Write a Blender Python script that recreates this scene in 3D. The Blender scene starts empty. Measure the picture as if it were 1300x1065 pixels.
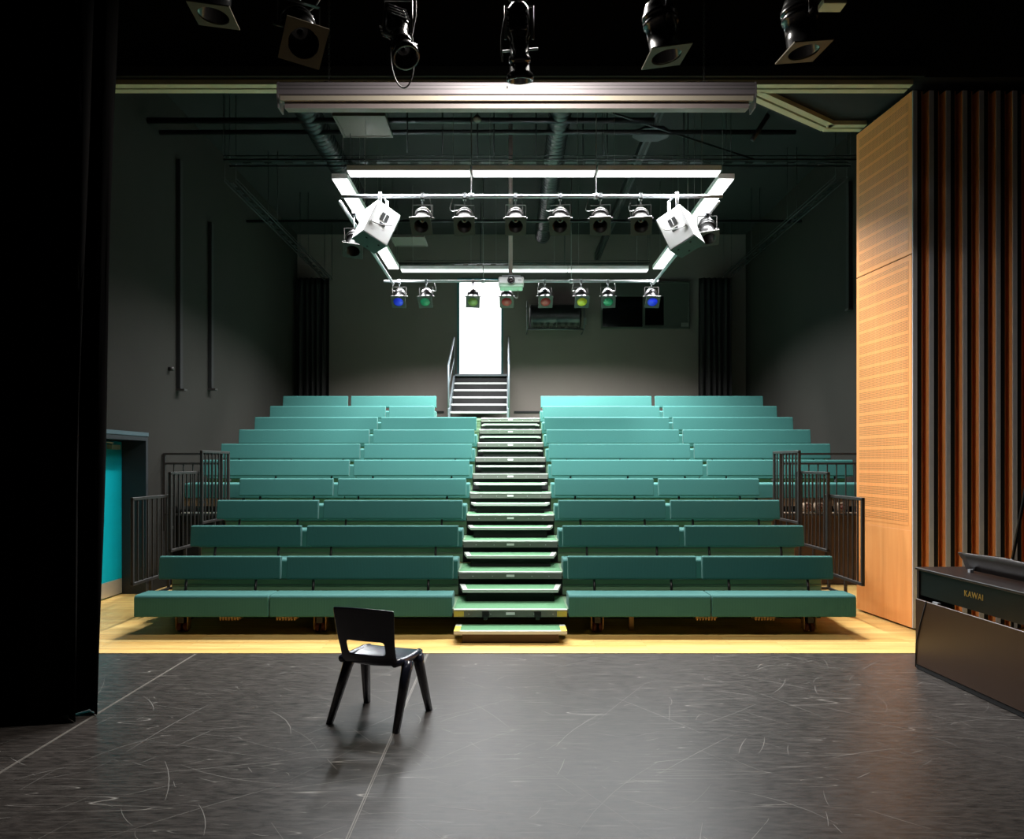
import bpy, bmesh, math, random
from mathutils import Vector, Matrix
random.seed(7)
SC = bpy.context.scene
COL = SC.collection
PI = math.pi
F = 960.0; VX = 648.0; VY = 588.0; CH = 1.75

# ------------------------------------------------------------------ materials
def newmat(name):
    m = bpy.data.materials.new(name); m.use_nodes = True
    nt = m.node_tree; b = nt.nodes['Principled BSDF']
    return m, nt, b
def lin(c):
    return tuple(((x/255)/12.92 if x/255 <= .04045 else (((x/255)+.055)/1.055)**2.4) for x in c) + (1,)
def N(nt, t, **kw):
    n = nt.nodes.new(t)
    for k, v in kw.items():
        if k in n.inputs: n.inputs[k].default_value = v
        else: setattr(n, k, v)
    return n
def mat(name, rgb, rough=.5, metal=0, noise=.12, nscale=8, bump=0, bscale=60, spec=.5, coat=0):
    m, nt, b = newmat(name)
    L = nt.links.new
    tc = N(nt, 'ShaderNodeTexCoord'); nz = N(nt, 'ShaderNodeTexNoise'); nz.inputs['Scale'].default_value = nscale
    nz.inputs['Detail'].default_value = 4
    L(tc.outputs['Object'], nz.inputs['Vector'])
    mx = N(nt, 'ShaderNodeMix', data_type='RGBA')
    c = lin(rgb)
    mx.inputs['A'].default_value = tuple(x*(1-noise) for x in c[:3])+(1,)
    mx.inputs['B'].default_value = tuple(min(1, x*(1+noise)) for x in c[:3])+(1,)
    L(nz.outputs['Fac'], mx.inputs['Factor']); L(mx.outputs['Result'], b.inputs['Base Color'])
    b.inputs['Roughness'].default_value = rough; b.inputs['Metallic'].default_value = metal
    b.inputs['Specular IOR Level'].default_value = spec
    if coat: b.inputs['Coat Weight'].default_value = coat; b.inputs['Coat Roughness'].default_value = .15
    if bump:
        n2 = N(nt, 'ShaderNodeTexNoise'); n2.inputs['Scale'].default_value = bscale
        L(tc.outputs['Object'], n2.inputs['Vector'])
        bp = N(nt, 'ShaderNodeBump'); bp.inputs['Strength'].default_value = bump; bp.inputs['Distance'].default_value = .01
        L(n2.outputs['Fac'], bp.inputs['Height']); L(bp.outputs['Normal'], b.inputs['Normal'])
    return m
def emis(name, rgb, s):
    m, nt, b = newmat(name)
    b.inputs['Base Color'].default_value = (.8, .8, .8, 1)
    b.inputs['Emission Color'].default_value = lin(rgb); b.inputs['Emission Strength'].default_value = s
    return m
M = {}
M['wall'] = mat('dark_wall_paint', (42, 41, 38), .85, spec=.06, noise=.10, nscale=1.2, bump=.15, bscale=90)
M['wallblack'] = mat('black_wall_paint', (12, 12, 12), .9, noise=.1)
M['ceiling'] = mat('black_ceiling', (7, 9, 9), .9, noise=.2, nscale=2)
M['backwall'] = mat('back_wall_paint', (100, 92, 88), .85, spec=.08, noise=.06, nscale=1.5, bump=.1, bscale=90)
M['white'] = mat('white_paint', (225, 225, 222), .5, noise=.02)
M['corridor'] = mat('corridor_white', (240, 240, 240), .6, noise=.01)
M['alu'] = mat('aluminium', (160, 162, 166), .42, .25, noise=.06, nscale=20)
M['nosing'] = mat('nosing_strip', (205, 208, 203), .45, .2, noise=.05, nscale=20)
M['fascia'] = mat('fascia_grey', (104, 106, 100), .5, .3, noise=.08, nscale=14)
M['carpet'] = mat('green_step_carpet', (96, 142, 106), .95, noise=.25, nscale=90, bump=.4, bscale=250, spec=.1)
M['riser'] = mat('dull_green_riser', (104, 132, 102), .55, noise=.12, nscale=5)
M['blacksteel'] = mat('black_steel', (26, 25, 25), .4, .3, noise=.1)
M['railsteel'] = mat('dark_rail_steel', (52, 49, 47), .45, .3, noise=.12, nscale=18)
M['bluesteel'] = mat('grey_stair_steel', (92, 100, 104), .45, .4, noise=.08)
M['blackdeep'] = mat('matt_black', (9, 9, 9), .85, noise=.05)
M['gloss'] = mat('gloss_black_enamel', (16, 15, 15), .25, .0, noise=.05, spec=.7, coat=.5)
M['frame'] = mat('gel_frame_metal', (36, 31, 25), .5, .3, noise=.12, nscale=25)
M['lens'] = mat('dark_lens', (10, 12, 12), .1, 0, spec=.8)
M['curtain'] = mat('black_velvet', (10, 9, 9), .95, noise=.2, nscale=20, spec=.15)
M['curtain2'] = mat('black_drape', (30, 28, 28), .9, noise=.2, nscale=20, spec=.2)
M['door'] = mat('teal_door', (0, 150, 160), .35, noise=.04, nscale=2)
M['steelplate'] = mat('brushed_plate', (188, 176, 150), .35, .5, noise=.08, nscale=6)
M['doorframe'] = mat('slate_door_frame', (62, 78, 84), .5, noise=.1)
M['darkframe'] = mat('near_black_jamb', (20, 24, 28), .6, noise=.1)
M['plastic'] = mat('dark_blue_plastic', (40, 42, 56), .2, noise=.05, nscale=10, bump=.06, bscale=250, spec=.9)
M['piano'] = mat('dark_rosewood_piano', (38, 27, 24), .35, noise=.2, nscale=6, spec=.5)
M['pianoblk'] = mat('piano_black', (15, 13, 12), .3, noise=.1)
M['gold'] = mat('gold_lettering', (196, 158, 76), .35, .6, noise=.02)
M['track'] = mat('cream_track', (196, 184, 150), .5, .1, noise=.05, nscale=8)
M['case'] = mat('screen_case_grey', (138, 130, 134), .45, .1, noise=.04, nscale=6)
M['caselip'] = mat('screen_case_lip', (178, 168, 150), .5, .1, noise=.04)
M['duct'] = mat('galvanised_duct', (38, 41, 42), .4, .6, noise=.2, nscale=12)
M['panelwhite'] = mat('ceiling_panel_white', (92, 87, 82), .6, noise=.04)
M['speaker'] = mat('pale_speaker_box', (214, 214, 214), .5, noise=.03)
M['grille'] = mat('grille_and_base_shade', (36, 52, 44), .6, noise=.2, nscale=60)  # also paints shade and reflected seats on the speaker undersides
M['cable'] = mat('grey_cable', (110, 108, 106), .5, noise=.1)
M['rolled'] = mat('rolled_beige', (150, 128, 106), .8, noise=.25, nscale=12)
M['browndrape'] = mat('brown_board', (84, 62, 48), .7, noise=.2, nscale=7)
M['yellow'] = mat('yellow_mark', (222, 196, 60), .6, noise=.05)
M['label'] = mat('white_plate', (225, 225, 225), .5, noise=.02)
M['windowgrey'] = mat('window_blind_grey', (52, 56, 50), .6, noise=.05)
M['glassblk'] = mat('black_glass', (6, 6, 7), .08, noise=.02, spec=.6)
M['redwheel'] = mat('dark_red_wheel', (92, 38, 24), .5, noise=.1)
M['gold2'] = mat('bronze_bracket', (150, 120, 78), .5, .3, noise=.1)
M['tube'] = emis('fluorescent_diffuser', (250, 252, 255), 1.8)
M['work'] = emis('work_light_face', (255, 246, 232), 8)
M['corrlight'] = emis('corridor_light', (250, 250, 255), 40)

def gel(name, rgb, e=0):
    m, nt, b = newmat(name)
    b.inputs['Base Color'].default_value = lin(rgb); b.inputs['Roughness'].default_value = .45
    b.inputs['Transmission Weight'].default_value = .05
    return m
M['gel_blue'] = gel('blue_gel', (28, 50, 240)); M['gel_green'] = gel('green_gel', (20, 120, 80))
M['gel_red'] = gel('red_gel', (140, 14, 14)); M['gel_yellow'] = gel('yellow_gel', (190, 170, 20)); M['gel_olive'] = gel('olive_gel', (110, 120, 50))

def fabric():
    m, nt, b = newmat('teal_green_ribbed_fabric'); L = nt.links.new
    tc = N(nt, 'ShaderNodeTexCoord')
    w = N(nt, 'ShaderNodeTexWave', wave_type='BANDS', bands_direction='X'); w.inputs['Scale'].default_value = 28; w.inputs['Distortion'].default_value = .3
    L(tc.outputs['Object'], w.inputs['Vector'])
    w2 = N(nt, 'ShaderNodeTexNoise'); w2.inputs['Scale'].default_value = 160
    L(tc.outputs['Object'], w2.inputs['Vector'])
    ad = N(nt, 'ShaderNodeMath', operation='MULTIPLY_ADD'); ad.inputs[1].default_value = .5
    L(w2.outputs['Fac'], ad.inputs[0]); 
    mu = N(nt, 'ShaderNodeMath', operation='MULTIPLY'); mu.inputs[1].default_value = .5; L(w.outputs['Fac'], mu.inputs[0]); L(mu.outputs[0], ad.inputs[2])
    mx = N(nt, 'ShaderNodeMix', data_type='RGBA'); mx.inputs['A'].default_value = lin((42, 92, 88)); mx.inputs['B'].default_value = lin((62, 116, 110))
    L(ad.outputs[0], mx.inputs['Factor']); L(mx.outputs['Result'], b.inputs['Base Color'])
    b.inputs['Roughness'].default_value = .8; b.inputs['Sheen Weight'].default_value = .05; b.inputs['Specular IOR Level'].default_value = .25
    bp = N(nt, 'ShaderNodeBump'); bp.inputs['Strength'].default_value = .25; bp.inputs['Distance'].default_value = .003
    L(ad.outputs[0], bp.inputs['Height']); L(bp.outputs['Normal'], b.inputs['Normal'])
    return m
M['fabric'] = fabric()

def woodfloor():
    m, nt, b = newmat('maple_strip_floor'); L = nt.links.new
    tc = N(nt, 'ShaderNodeTexCoord'); mp = N(nt, 'ShaderNodeMapping'); L(tc.outputs['Object'], mp.inputs['Vector'])
    br = N(nt, 'ShaderNodeTexBrick'); br.offset = .37
    br.inputs['Color1'].default_value = lin((232, 184, 104)); br.inputs['Color2'].default_value = lin((244, 208, 130)); br.inputs['Mortar'].default_value = lin((170, 120, 66))
    br.inputs['Scale'].default_value = 1; br.inputs['Mortar Size'].default_value = .0015; br.inputs['Brick Width'].default_value = 1.3; br.inputs['Row Height'].default_value = .065
    L(mp.outputs['Vector'], br.inputs['Vector'])
    m2 = N(nt, 'ShaderNodeMapping'); m2.inputs['Scale'].default_value = (1.5, 22, 1); L(tc.outputs['Object'], m2.inputs['Vector'])
    nz = N(nt, 'ShaderNodeTexNoise'); nz.inputs['Scale'].default_value = 1.5; nz.inputs['Detail'].default_value = 5; L(m2.outputs['Vector'], nz.inputs['Vector'])
    mx = N(nt, 'ShaderNodeMix', data_type='RGBA', blend_type='MULTIPLY'); mx.inputs['Factor'].default_value = .45
    cr = N(nt, 'ShaderNodeValToRGB'); cr.color_ramp.elements[0].position = .35; cr.color_ramp.elements[0].color = (.6, .5, .42, 1); cr.color_ramp.elements[1].position = .6; cr.color_ramp.elements[1].color = (1, 1, 1, 1)
    L(nz.outputs['Fac'], cr.inputs['Fac']); L(br.outputs['Color'], mx.inputs['A']); L(cr.outputs['Color'], mx.inputs['B']); L(mx.outputs['Result'], b.inputs['Base Color'])
    b.inputs['Roughness'].default_value = .32
    return m
M['wood'] = woodfloor()

def vinyl():
    m, nt, b = newmat('scuffed_black_dance_vinyl'); L = nt.links.new
    tc = N(nt, 'ShaderNodeTexCoord')
    out = None
    for k, (rot, sx, sy, sc, th, wd) in enumerate([(1.15, .18, 6, 1.0, .52, .0022), (-1.2, .18, 6, 1.1, .5, .0022), (.75, .18, 8, 1.3, .53, .0022), (-.8, .2, 7, 1.1, .54, .0022), (.3, .16, 9, .9, .5, .002), (1.0, .25, 9, 1.5, .47, .0025)]):
        mp = N(nt, 'ShaderNodeMapping'); mp.inputs['Rotation'].default_value = (0, 0, rot); mp.inputs['Scale'].default_value = (sx, sy, 1); mp.inputs['Location'].default_value = (k*7.3, k*3.1, 0)
        L(tc.outputs['Object'], mp.inputs['Vector'])
        nz = N(nt, 'ShaderNodeTexNoise'); nz.inputs['Scale'].default_value = sc*1.1; nz.inputs['Detail'].default_value = 0
        L(mp.outputs['Vector'], nz.inputs['Vector'])
        su = N(nt, 'ShaderNodeMath', operation='SUBTRACT'); su.inputs[1].default_value = th; L(nz.outputs['Fac'], su.inputs[0])
        ab = N(nt, 'ShaderNodeMath', operation='ABSOLUTE'); L(su.outputs[0], ab.inputs[0])
        lt = N(nt, 'ShaderNodeMapRange'); lt.inputs['From Min'].default_value = 0; lt.inputs['From Max'].default_value = wd; lt.inputs['To Min'].default_value = 1; lt.inputs['To Max'].default_value = 0
        L(ab.outputs[0], lt.inputs['Value'])
        # break scratches up
        n2 = N(nt, 'ShaderNodeTexNoise'); n2.inputs['Scale'].default_value = 1.1+k*.35; L(tc.outputs['Object'], n2.inputs['Vector'])
        mr = N(nt, 'ShaderNodeMapRange'); mr.inputs['From Min'].default_value = .50; mr.inputs['From Max'].default_value = .62; L(n2.outputs['Fac'], mr.inputs['Value'])
        mu = N(nt, 'ShaderNodeMath', operation='MULTIPLY'); L(lt.outputs['Result'], mu.inputs[0]); L(mr.outputs['Result'], mu.inputs[1])
        if out is None: out = mu
        else:
            mm = N(nt, 'ShaderNodeMath', operation='MAXIMUM'); L(out.outputs[0], mm.inputs[0]); L(mu.outputs[0], mm.inputs[1]); out = mm
    mp = N(nt, 'ShaderNodeMapping'); mp.inputs['Scale'].default_value = (7, 26, 1); mp.inputs['Rotation'].default_value = (0, 0, .85); L(tc.outputs['Object'], mp.inputs['Vector'])
    nz = N(nt, 'ShaderNodeTexNoise'); nz.inputs['Scale'].default_value = 1.3; nz.inputs['Detail'].default_value = 6; nz.inputs['Roughness'].default_value = .7; L(mp.outputs['Vector'], nz.inputs['Vector'])
    mx = N(nt, 'ShaderNodeMix', data_type='RGBA'); mx.inputs['A'].default_value = lin((30, 27, 25)); mx.inputs['B'].default_value = lin((72, 66, 62)); 
    mr = N(nt, 'ShaderNodeMapRange'); mr.inputs['From Min'].default_value = .3; mr.inputs['From Max'].default_value = .7; L(nz.outputs['Fac'], mr.inputs['Value']); L(mr.outputs['Result'], mx.inputs['Factor'])
    mx2 = N(nt, 'ShaderNodeMix', data_type='RGBA'); mx2.inputs['B'].default_value = lin((150, 145, 138)); L(mx.outputs['Result'], mx2.inputs['A']); L(out.outputs[0], mx2.inputs['Factor'])
    L(mx2.outputs['Result'], b.inputs['Base Color'])
    rr = N(nt, 'ShaderNodeMapRange'); rr.inputs['To Min'].default_value = .24; rr.inputs['To Max'].default_value = .46; L(nz.outputs['Fac'], rr.inputs['Value']); L(rr.outputs['Result'], b.inputs['Roughness'])
    bp = N(nt, 'ShaderNodeBump'); bp.inputs['Strength'].default_value = .25; bp.inputs['Distance'].default_value = .004; L(nz.outputs['Fac'], bp.inputs['Height']); L(bp.outputs['Normal'], b.inputs['Normal'])
    return m
M['vinyl'] = vinyl(); M['vinyl'].node_tree.nodes['Principled BSDF'].inputs['Specular IOR Level'].default_value = .26

def woodpanel(perf):
    m, nt, b = newmat('beech_veneer_perforated' if perf else 'beech_veneer'); L = nt.links.new
    tc = N(nt, 'ShaderNodeTexCoord')
    mp = N(nt, 'ShaderNodeMapping'); mp.inputs['Scale'].default_value = (14, 14, .8); L(tc.outputs['Object'], mp.inputs['Vector'])
    nz = N(nt, 'ShaderNodeTexNoise'); nz.inputs['Scale'].default_value = 2; nz.inputs['Detail'].default_value = 5; L(mp.outputs['Vector'], nz.inputs['Vector'])
    mx = N(nt, 'ShaderNodeMix', data_type='RGBA'); mx.inputs['A'].default_value = lin((232, 148, 80)); mx.inputs['B'].default_value = lin((246, 174, 106)); L(nz.outputs['Fac'], mx.inputs['Factor'])
    res = mx
    if perf:
        sp = N(nt, 'ShaderNodeSeparateXYZ'); L(tc.outputs['Object'], sp.inputs[0])
        def frac(sock, per, lo):
            d = N(nt, 'ShaderNodeMath', operation='DIVIDE'); d.inputs[1].default_value = per; L(sock, d.inputs[0])
            f = N(nt, 'ShaderNodeMath', operation='FRACT'); L(d.outputs[0], f.inputs[0])
            g = N(nt, 'ShaderNodeMath', operation='GREATER_THAN'); g.inputs[1].default_value = lo; L(f.outputs[0], g.inputs[0]); return g
        band = frac(sp.outputs['Z'], .136, .24); row = frac(sp.outputs['Z'], .016, .5); colm = frac(sp.outputs['Y'], .020, .35)
        a = N(nt, 'ShaderNodeMath', operation='MULTIPLY'); L(band.outputs[0], a.inputs[0]); L(row.outputs[0], a.inputs[1])
        c = N(nt, 'ShaderNodeMath', operation='MULTIPLY'); L(a.outputs[0], c.inputs[0]); L(colm.outputs[0], c.inputs[1])
        mm = N(nt, 'ShaderNodeMath', operation='MULTIPLY'); mm.inputs[1].default_value = .85; L(c.outputs[0], mm.inputs[0])
        m2 = N(nt, 'ShaderNodeMix', data_type='RGBA'); m2.inputs['B'].default_value = lin((104, 60, 32)); L(mx.outputs['Result'], m2.inputs['A']); L(mm.outputs[0], m2.inputs['Factor']); res = m2
    L(res.outputs['Result'], b.inputs['Base Color']); b.inputs['Roughness'].default_value = .42
    return m
M['beech'] = woodpanel(False); M['beechperf'] = woodpanel(True)

# ------------------------------------------------------------------ mesh builder
class MB:
    def __init__(s): s.v = []; s.f = []; s.sm = []
    def add(s, vs, fs, smooth=False):
        o = len(s.v); s.v += [Vector(p) for p in vs]; s.f += [[i+o for i in f] for f in fs]; s.sm += [smooth]*len(fs)
    def box(s, x0, x1, y0, y1, z0, z1, mx=None):
        vs = [Vector(p) for p in ((x0,y0,z0),(x1,y0,z0),(x1,y1,z0),(x0,y1,z0),(x0,y0,z1),(x1,y0,z1),(x1,y1,z1),(x0,y1,z1))]
        if mx is not None: vs = [mx @ p for p in vs]
        s.add(vs, [(0,3,2,1),(4,5,6,7),(0,1,5,4),(1,2,6,5),(2,3,7,6),(3,0,4,7)]); return s
    def prism(s, pts, a, b, axis='x', mx=None):
        n = len(pts); vs = []
        for t in (a, b):
            for (p, q) in pts:
                vs.append({'x': Vector((t,p,q)), 'y': Vector((p,t,q)), 'z': Vector((p,q,t))}[axis])
        if mx is not None: vs = [mx @ p for p in vs]
        s.add(vs, [list(range(n))[::-1], list(range(n, 2*n))]+[(i,(i+1)%n,(i+1)%n+n,i+n) for i in range(n)]); return s
    def tube(s, pts, r, n=10, r1=None, cap=True):
        pts = [Vector(p) for p in pts]; rings = []; prev = None
        for i, p in enumerate(pts):
            d = (pts[min(i+1, len(pts)-1)]-pts[max(i-1, 0)]).normalized()
            if prev is None:
                a = Vector((0,0,1)) if abs(d.z) < .9 else Vector((1,0,0)); u = d.cross(a).normalized()
            else:
                u = prev-d*prev.dot(d); u = u.normalized() if u.length > 1e-6 else d.orthogonal().normalized()
            prev = u; w = d.cross(u)
            rr = r if r1 is None else r+(r1-r)*i/(len(pts)-1)
            rings.append([p+(u*math.cos(2*PI*k/n)+w*math.sin(2*PI*k/n))*rr for k in range(n)])
        vs = [q for g in rings for q in g]; fs = []
        for i in range(len(pts)-1):
            for k in range(n): fs.append((i*n+k, i*n+(k+1)%n, (i+1)*n+(k+1)%n, (i+1)*n+k))
        if cap: fs += [tuple(range(n))[::-1], tuple(range((len(pts)-1)*n, len(pts)*n))]
        s.add(vs, fs, True)
        return s
    def lathe(s, prof, mx, n=20):
        vs = []; fs = []
        for (t, r) in prof:
            for k in range(n): vs.append(mx @ Vector((r*math.cos(2*PI*k/n), r*math.sin(2*PI*k/n), t)))
        for i in range(len(prof)-1):
            for k in range(n): fs.append((i*n+k, i*n+(k+1)%n, (i+1)*n+(k+1)%n, (i+1)*n+k))
        s.add(vs, fs, True); return s
    def build(s, name, m, parent=None, origin=None, bevel=0, seg=2, mods=None):
        if parent is not None: o0 = WL[parent.name]
        elif origin is not None: o0 = Vector(origin)
        else:
            xs = [p.x for p in s.v]; ys = [p.y for p in s.v]; zs = [p.z for p in s.v]
            o0 = Vector(((min(xs)+max(xs))/2, (min(ys)+max(ys))/2, min(zs)))
        me = bpy.data.meshes.new(name)
        me.from_pydata([tuple(p-o0) for p in s.v], [], s.f)
        me.polygons.foreach_set('use_smooth', s.sm)
        me.materials.append(m if not isinstance(m, str) else M[m]); 
        bm = bmesh.new(); bm.from_mesh(me); bmesh.ops.recalc_face_normals(bm, faces=bm.faces); bm.to_mesh(me); bm.free()
        me.update()
        o = bpy.data.objects.new(name, me); COL.objects.link(o)
        WL[o.name] = o0
        if parent is not None: o.parent = parent
        else: o.location = o0
        if bevel:
            b = o.modifiers.new('bevel', 'BEVEL'); b.width = bevel; b.segments = seg; b.limit_method = 'ANGLE'
            if seg > 1:
                for p in me.polygons: p.use_smooth = True
                wn = o.modifiers.new('wn', 'WEIGHTED_NORMAL')
        return o
    def each(s, name, m, parent, **kw):
        # every connected piece becomes a part of its own
        par = list(range(len(s.v)))
        def find(a):
            while par[a] != a: par[a] = par[par[a]]; a = par[a]
            return a
        for f in s.f:
            for q in f[1:]: par[find(q)] = find(f[0])
        isl = {}
        for k, f in enumerate(s.f): isl.setdefault(find(f[0]), []).append(k)
        r = []
        for ks in isl.values():
            mb = MB(); ids = {}
            for k in ks:
                ff = []
                for q in s.f[k]:
                    if q not in ids: ids[q] = len(mb.v); mb.v.append(s.v[q])
                    ff.append(ids[q])
                mb.f.append(ff); mb.sm.append(s.sm[k])
            r.append(mb.build(name, m, parent, **kw))
        return r
WL = {}
def thing(name, label, cat, loc, group=None):
    o = bpy.data.objects.new(name, None); COL.objects.link(o); o.location = loc; o.empty_display_size = .1
    WL[o.name] = Vector(loc); tag(o, label, cat, group); return o
def tag(o, label, cat, group=None):
    o['label'] = label; o['category'] = cat
    if group: o['group'] = group
    return o
def struct(o): o['kind'] = 'structure'; return o
def frameM(p, d, roll=0):
    d = Vector(d).normalized(); side = d.cross(Vector((0,0,1)))
    side = side.normalized() if side.length > 1e-3 else Vector((1,0,0))
    up = side.cross(d); c, s_ = math.cos(roll), math.sin(roll)
    a = side*c+up*s_; b = d.cross(a)
    return Matrix(((a.x,b.x,d.x,p[0]),(a.y,b.y,d.y,p[1]),(a.z,b.z,d.z,p[2]),(0,0,0,1)))
def px(x, y, Y): return Vector(((x-VX)*Y/F, Y, CH-(y-VY)*Y/F))
def bez(p0, p1, p2, p3, n=12):
    p0, p1, p2, p3 = map(Vector, (p0, p1, p2, p3)); r = []
    for i in range(n+1):
        t = i/n; r.append(p0*(1-t)**3+p1*3*t*(1-t)**2+p2*3*t*t*(1-t)+p3*t**3)
    return r

# ------------------------------------------------------------------ the setting
LWX, RWX, BWY, CZ = -4.89, 5.4, 17.35, 7.0
YV = 6.94
struct(MB().box(-7.5, 7.5, YV, BWY+.15, -.1, 0).build('floor', 'wood'))
vf = struct(MB().box(-7.5, 7.5, -2.5, YV, -.1, .003).build('floor', 'vinyl'))
seam = MB()
for x in (-2.88, -.757): seam.box(x-.010, x-.004, -2.4, YV-.01, .003, .0045); seam.box(x+.002, x+.006, -2.4, YV-.01, .003, .0045)
struct(seam.build('trim_1', mat('vinyl_seam_tape', (118, 112, 104), .5, noise=.4, nscale=9)))
struct(MB().box(-7.5, 7.5, YV-.004, YV+.006, .0, .006).build('trim_2', 'blackdeep'))
struct(MB().box(-7.6, 7.6, -2.6, BWY+.2, CZ, CZ+.1).build('ceiling', 'ceiling'))
# fine straight scratches worn into the vinyl
rs_ = random.Random(11); sc_ = MB()
for k in range(520):
    x = rs_.uniform(-2.7, 3.4) if k % 4 else rs_.uniform(-4.5, 5); y = rs_.uniform(2.0, 6.8); L_ = rs_.choice((.05, .08, .12, .2, .3, .5, .9)) * rs_.uniform(.6, 1.2)
    a = rs_.choice((-1.0, -.85, -.6, .75, 1.0, 1.3, -.35, .2)) + rs_.gauss(0, .15); w = rs_.uniform(.0005, .0016); bend = rs_.gauss(0, .04)*L_
    pts = []
    for q in range(5):
        t_ = q/4; u = (t_-.5)*L_; v = bend*4*t_*(1-t_)
        pts.append((x+u*math.cos(a)-v*math.sin(a), y+u*math.sin(a)+v*math.cos(a)))
    if max(p[1] for p in pts) > 6.9: continue
    nx, ny = -math.sin(a), math.cos(a); vs = []
    for q, (px_, py_) in enumerate(pts):
        ww = w*(.25+math.sin(PI*(q+.4)/4.8)); vs += [Vector((px_-nx*ww, py_-ny*ww, .0034)), Vector((px_+nx*ww, py_+ny*ww, .0034))]
    sc_.add(vs, [(2*q, 2*q+1, 2*q+3, 2*q+2) for q in range(4)])
o = sc_.build('floor_scratches', mat('scratch_grey', (128, 124, 118), .6, noise=.4, nscale=5)); o['kind'] = 'stuff'
tag(o, 'fine pale scratches worn across the black vinyl stage floor', 'scratches')
# left wall with a recessed double door
D0, D1, DH = 8.25, 10.18, 2.14
lw = MB(); lw.box(LWX-.15, LWX, D1, BWY+.15, 0, CZ); lw.box(LWX-.15, LWX, 8.1, D0, 0, CZ); lw.box(LWX-.15, LWX, D0, D1, DH, CZ)
struct(lw.build('wall_left', 'wall'))
struct(MB().box(-7.5, -7.4, -2.5, 8.1, 0, CZ).build('wall_stage_left', 'wallblack'))
struct(MB().box(7.4, 7.5, -2.5, 9.3, 0, CZ).build('wall_stage_right', 'wallblack'))
struct(MB().box(-7.5, 7.5, -2.6, -2.5, 0, CZ).build('wall_stage_back', 'wallblack'))
struct(MB().box(-7.5, LWX-.15, 8.1, 8.25, 0, CZ).build('wall_stage_return_left', 'wallblack'))
struct(MB().box(RWX, RWX+.15, 9.3, BWY+.15, 0, CZ).build('wall_right', 'wall'))
struct(MB().box(RWX+.15, 7.5, 9.3, 9.45, 0, CZ).build('wall_stage_return_right', 'wallblack'))
# back wall with doorway
DX0, DX1, DZ0, DZ1 = -1.175, -.215, 3.80, 5.94
bw = MB(); bw.box(LWX, DX0, BWY, BWY+.15, 0, CZ); bw.box(DX1, RWX, BWY, BWY+.15, 0, CZ); bw.box(DX0, DX1, BWY, BWY+.15, 0, DZ0); bw.box(DX0, DX1, BWY, BWY+.15, DZ1, CZ)
struct(bw.build('wall_back', 'backwall'))
struct(MB().box(LWX, DX0-.35, BWY-.02, BWY, 2.90, 2.945).build('trim_3', 'blackdeep'))
struct(MB().box(DX1+.3, RWX, BWY-.02, BWY, 2.90, 2.945).build('trim_4', 'blackdeep'))
df = MB(); df.box(DX0-.05, DX0, BWY-.02, BWY+.1, DZ0, DZ1+.05); df.box(DX1, DX1+.05, BWY-.02, BWY+.1, DZ0, DZ1+.05); df.box(DX0, DX1, BWY-.02, BWY+.1, DZ1, DZ1+.05)
d2 = struct(df.build('door_2', mat('teal_frame', (24, 84, 88), .5)))
# corridor beyond the doorway
for nm, bb in (('floor_corridor', (-2.6, 1.6, BWY+.16, 19.6, DZ0-.1, DZ0)), ('wall_corridor_back', (-2.6, 1.6, 19.6, 19.7, DZ0, 6.6)), ('wall_corridor_left', (-2.7, -2.6, BWY+.16, 19.6, DZ0, 6.6)), ('wall_corridor_right', (1.6, 1.7, BWY+.16, 19.6, DZ0, 6.6)), ('ceiling_corridor', (-2.6, 1.6, BWY+.16, 19.6, 6.6, 6.7))):
    struct(MB().box(*bb).build(nm, 'corridor'))
cl = thing('corridor_light', 'bright white ceiling light in the corridor beyond the top doorway', 'light', (-.7, 18.6, 6.55))
MB().box(-1.9, .5, 18.2, 19.0, 6.53, 6.598).build('housing', 'white', cl); MB().box(-1.85, .45, 18.25, 18.95, 6.515, 6.53).build('diffuser', 'corrlight', cl)
# teal double door on the left
XD = -5.2
dr = MB(); dr.box(XD-.05, XD, 9.225, 10.12, .015, 2.04)
d1 = struct(dr.build('door_1', 'door', bevel=.004, seg=1))
MB().box(XD, XD+.006, 9.235, 10.11, .02, .215).build('kick_plate', 'steelplate', d1)
MB().box(XD, XD+.008, 9.28, 9.40, .93, 1.43).build('push_plate', 'steelplate', d1)
cz = MB(); cz.box(XD, XD+.06, 9.75, 9.97, 1.93, 1.99); cz.tube([(XD+.03, 9.8, 2.0), (XD+.16, 9.6, 2.01), (XD+.02, 9.42, 2.03)], .008, 6)
cz.build('door_closer', 'steelplate', d1)
dr = MB(); dr.box(XD-.05, XD, 8.32, 9.215, .015, 2.04)
d3 = struct(dr.build('door_3', 'door', bevel=.004, seg=1)); MB().box(XD, XD+.006, 8.33, 9.205, .02, .215).build('kick_plate', 'steelplate', d3)
jf = MB(); jf.box(XD-.08, LWX+.012, D1-.06, D1+.0, 0, DH); jf.box(XD-.08, LWX+.012, D0, D0+.06, 0, DH); jf.box(XD-.08, LWX+.012, D0+.06, D1-.06, 2.05, DH)
jf.box(XD-.12, XD-.06, D0, D1, 0, DH)
struct(jf.build('trim_5', 'darkframe'))
ar = MB(); ar.box(LWX, LWX+.02, D0, D1+.0, DH-.03, DH+.02)
struct(ar.build('trim_6', 'doorframe'))
# proscenium header
struct(MB().box(-7.4, 7.4, 7.86, 8.12, 5.76, CZ).build('wall_header', 'wallblack'))
struct(MB().box(-4.9, 4.3, 7.83, 7.86, 5.76, 5.86).build('trim_7', mat('header_edge', (38, 40, 37), .6)))
# left pier behind curtain, black
struct(MB().box(-7.35, -4.9, 7.86, 8.08, 0, 5.76).build('wall_pier_left', 'wallblack'))

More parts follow.
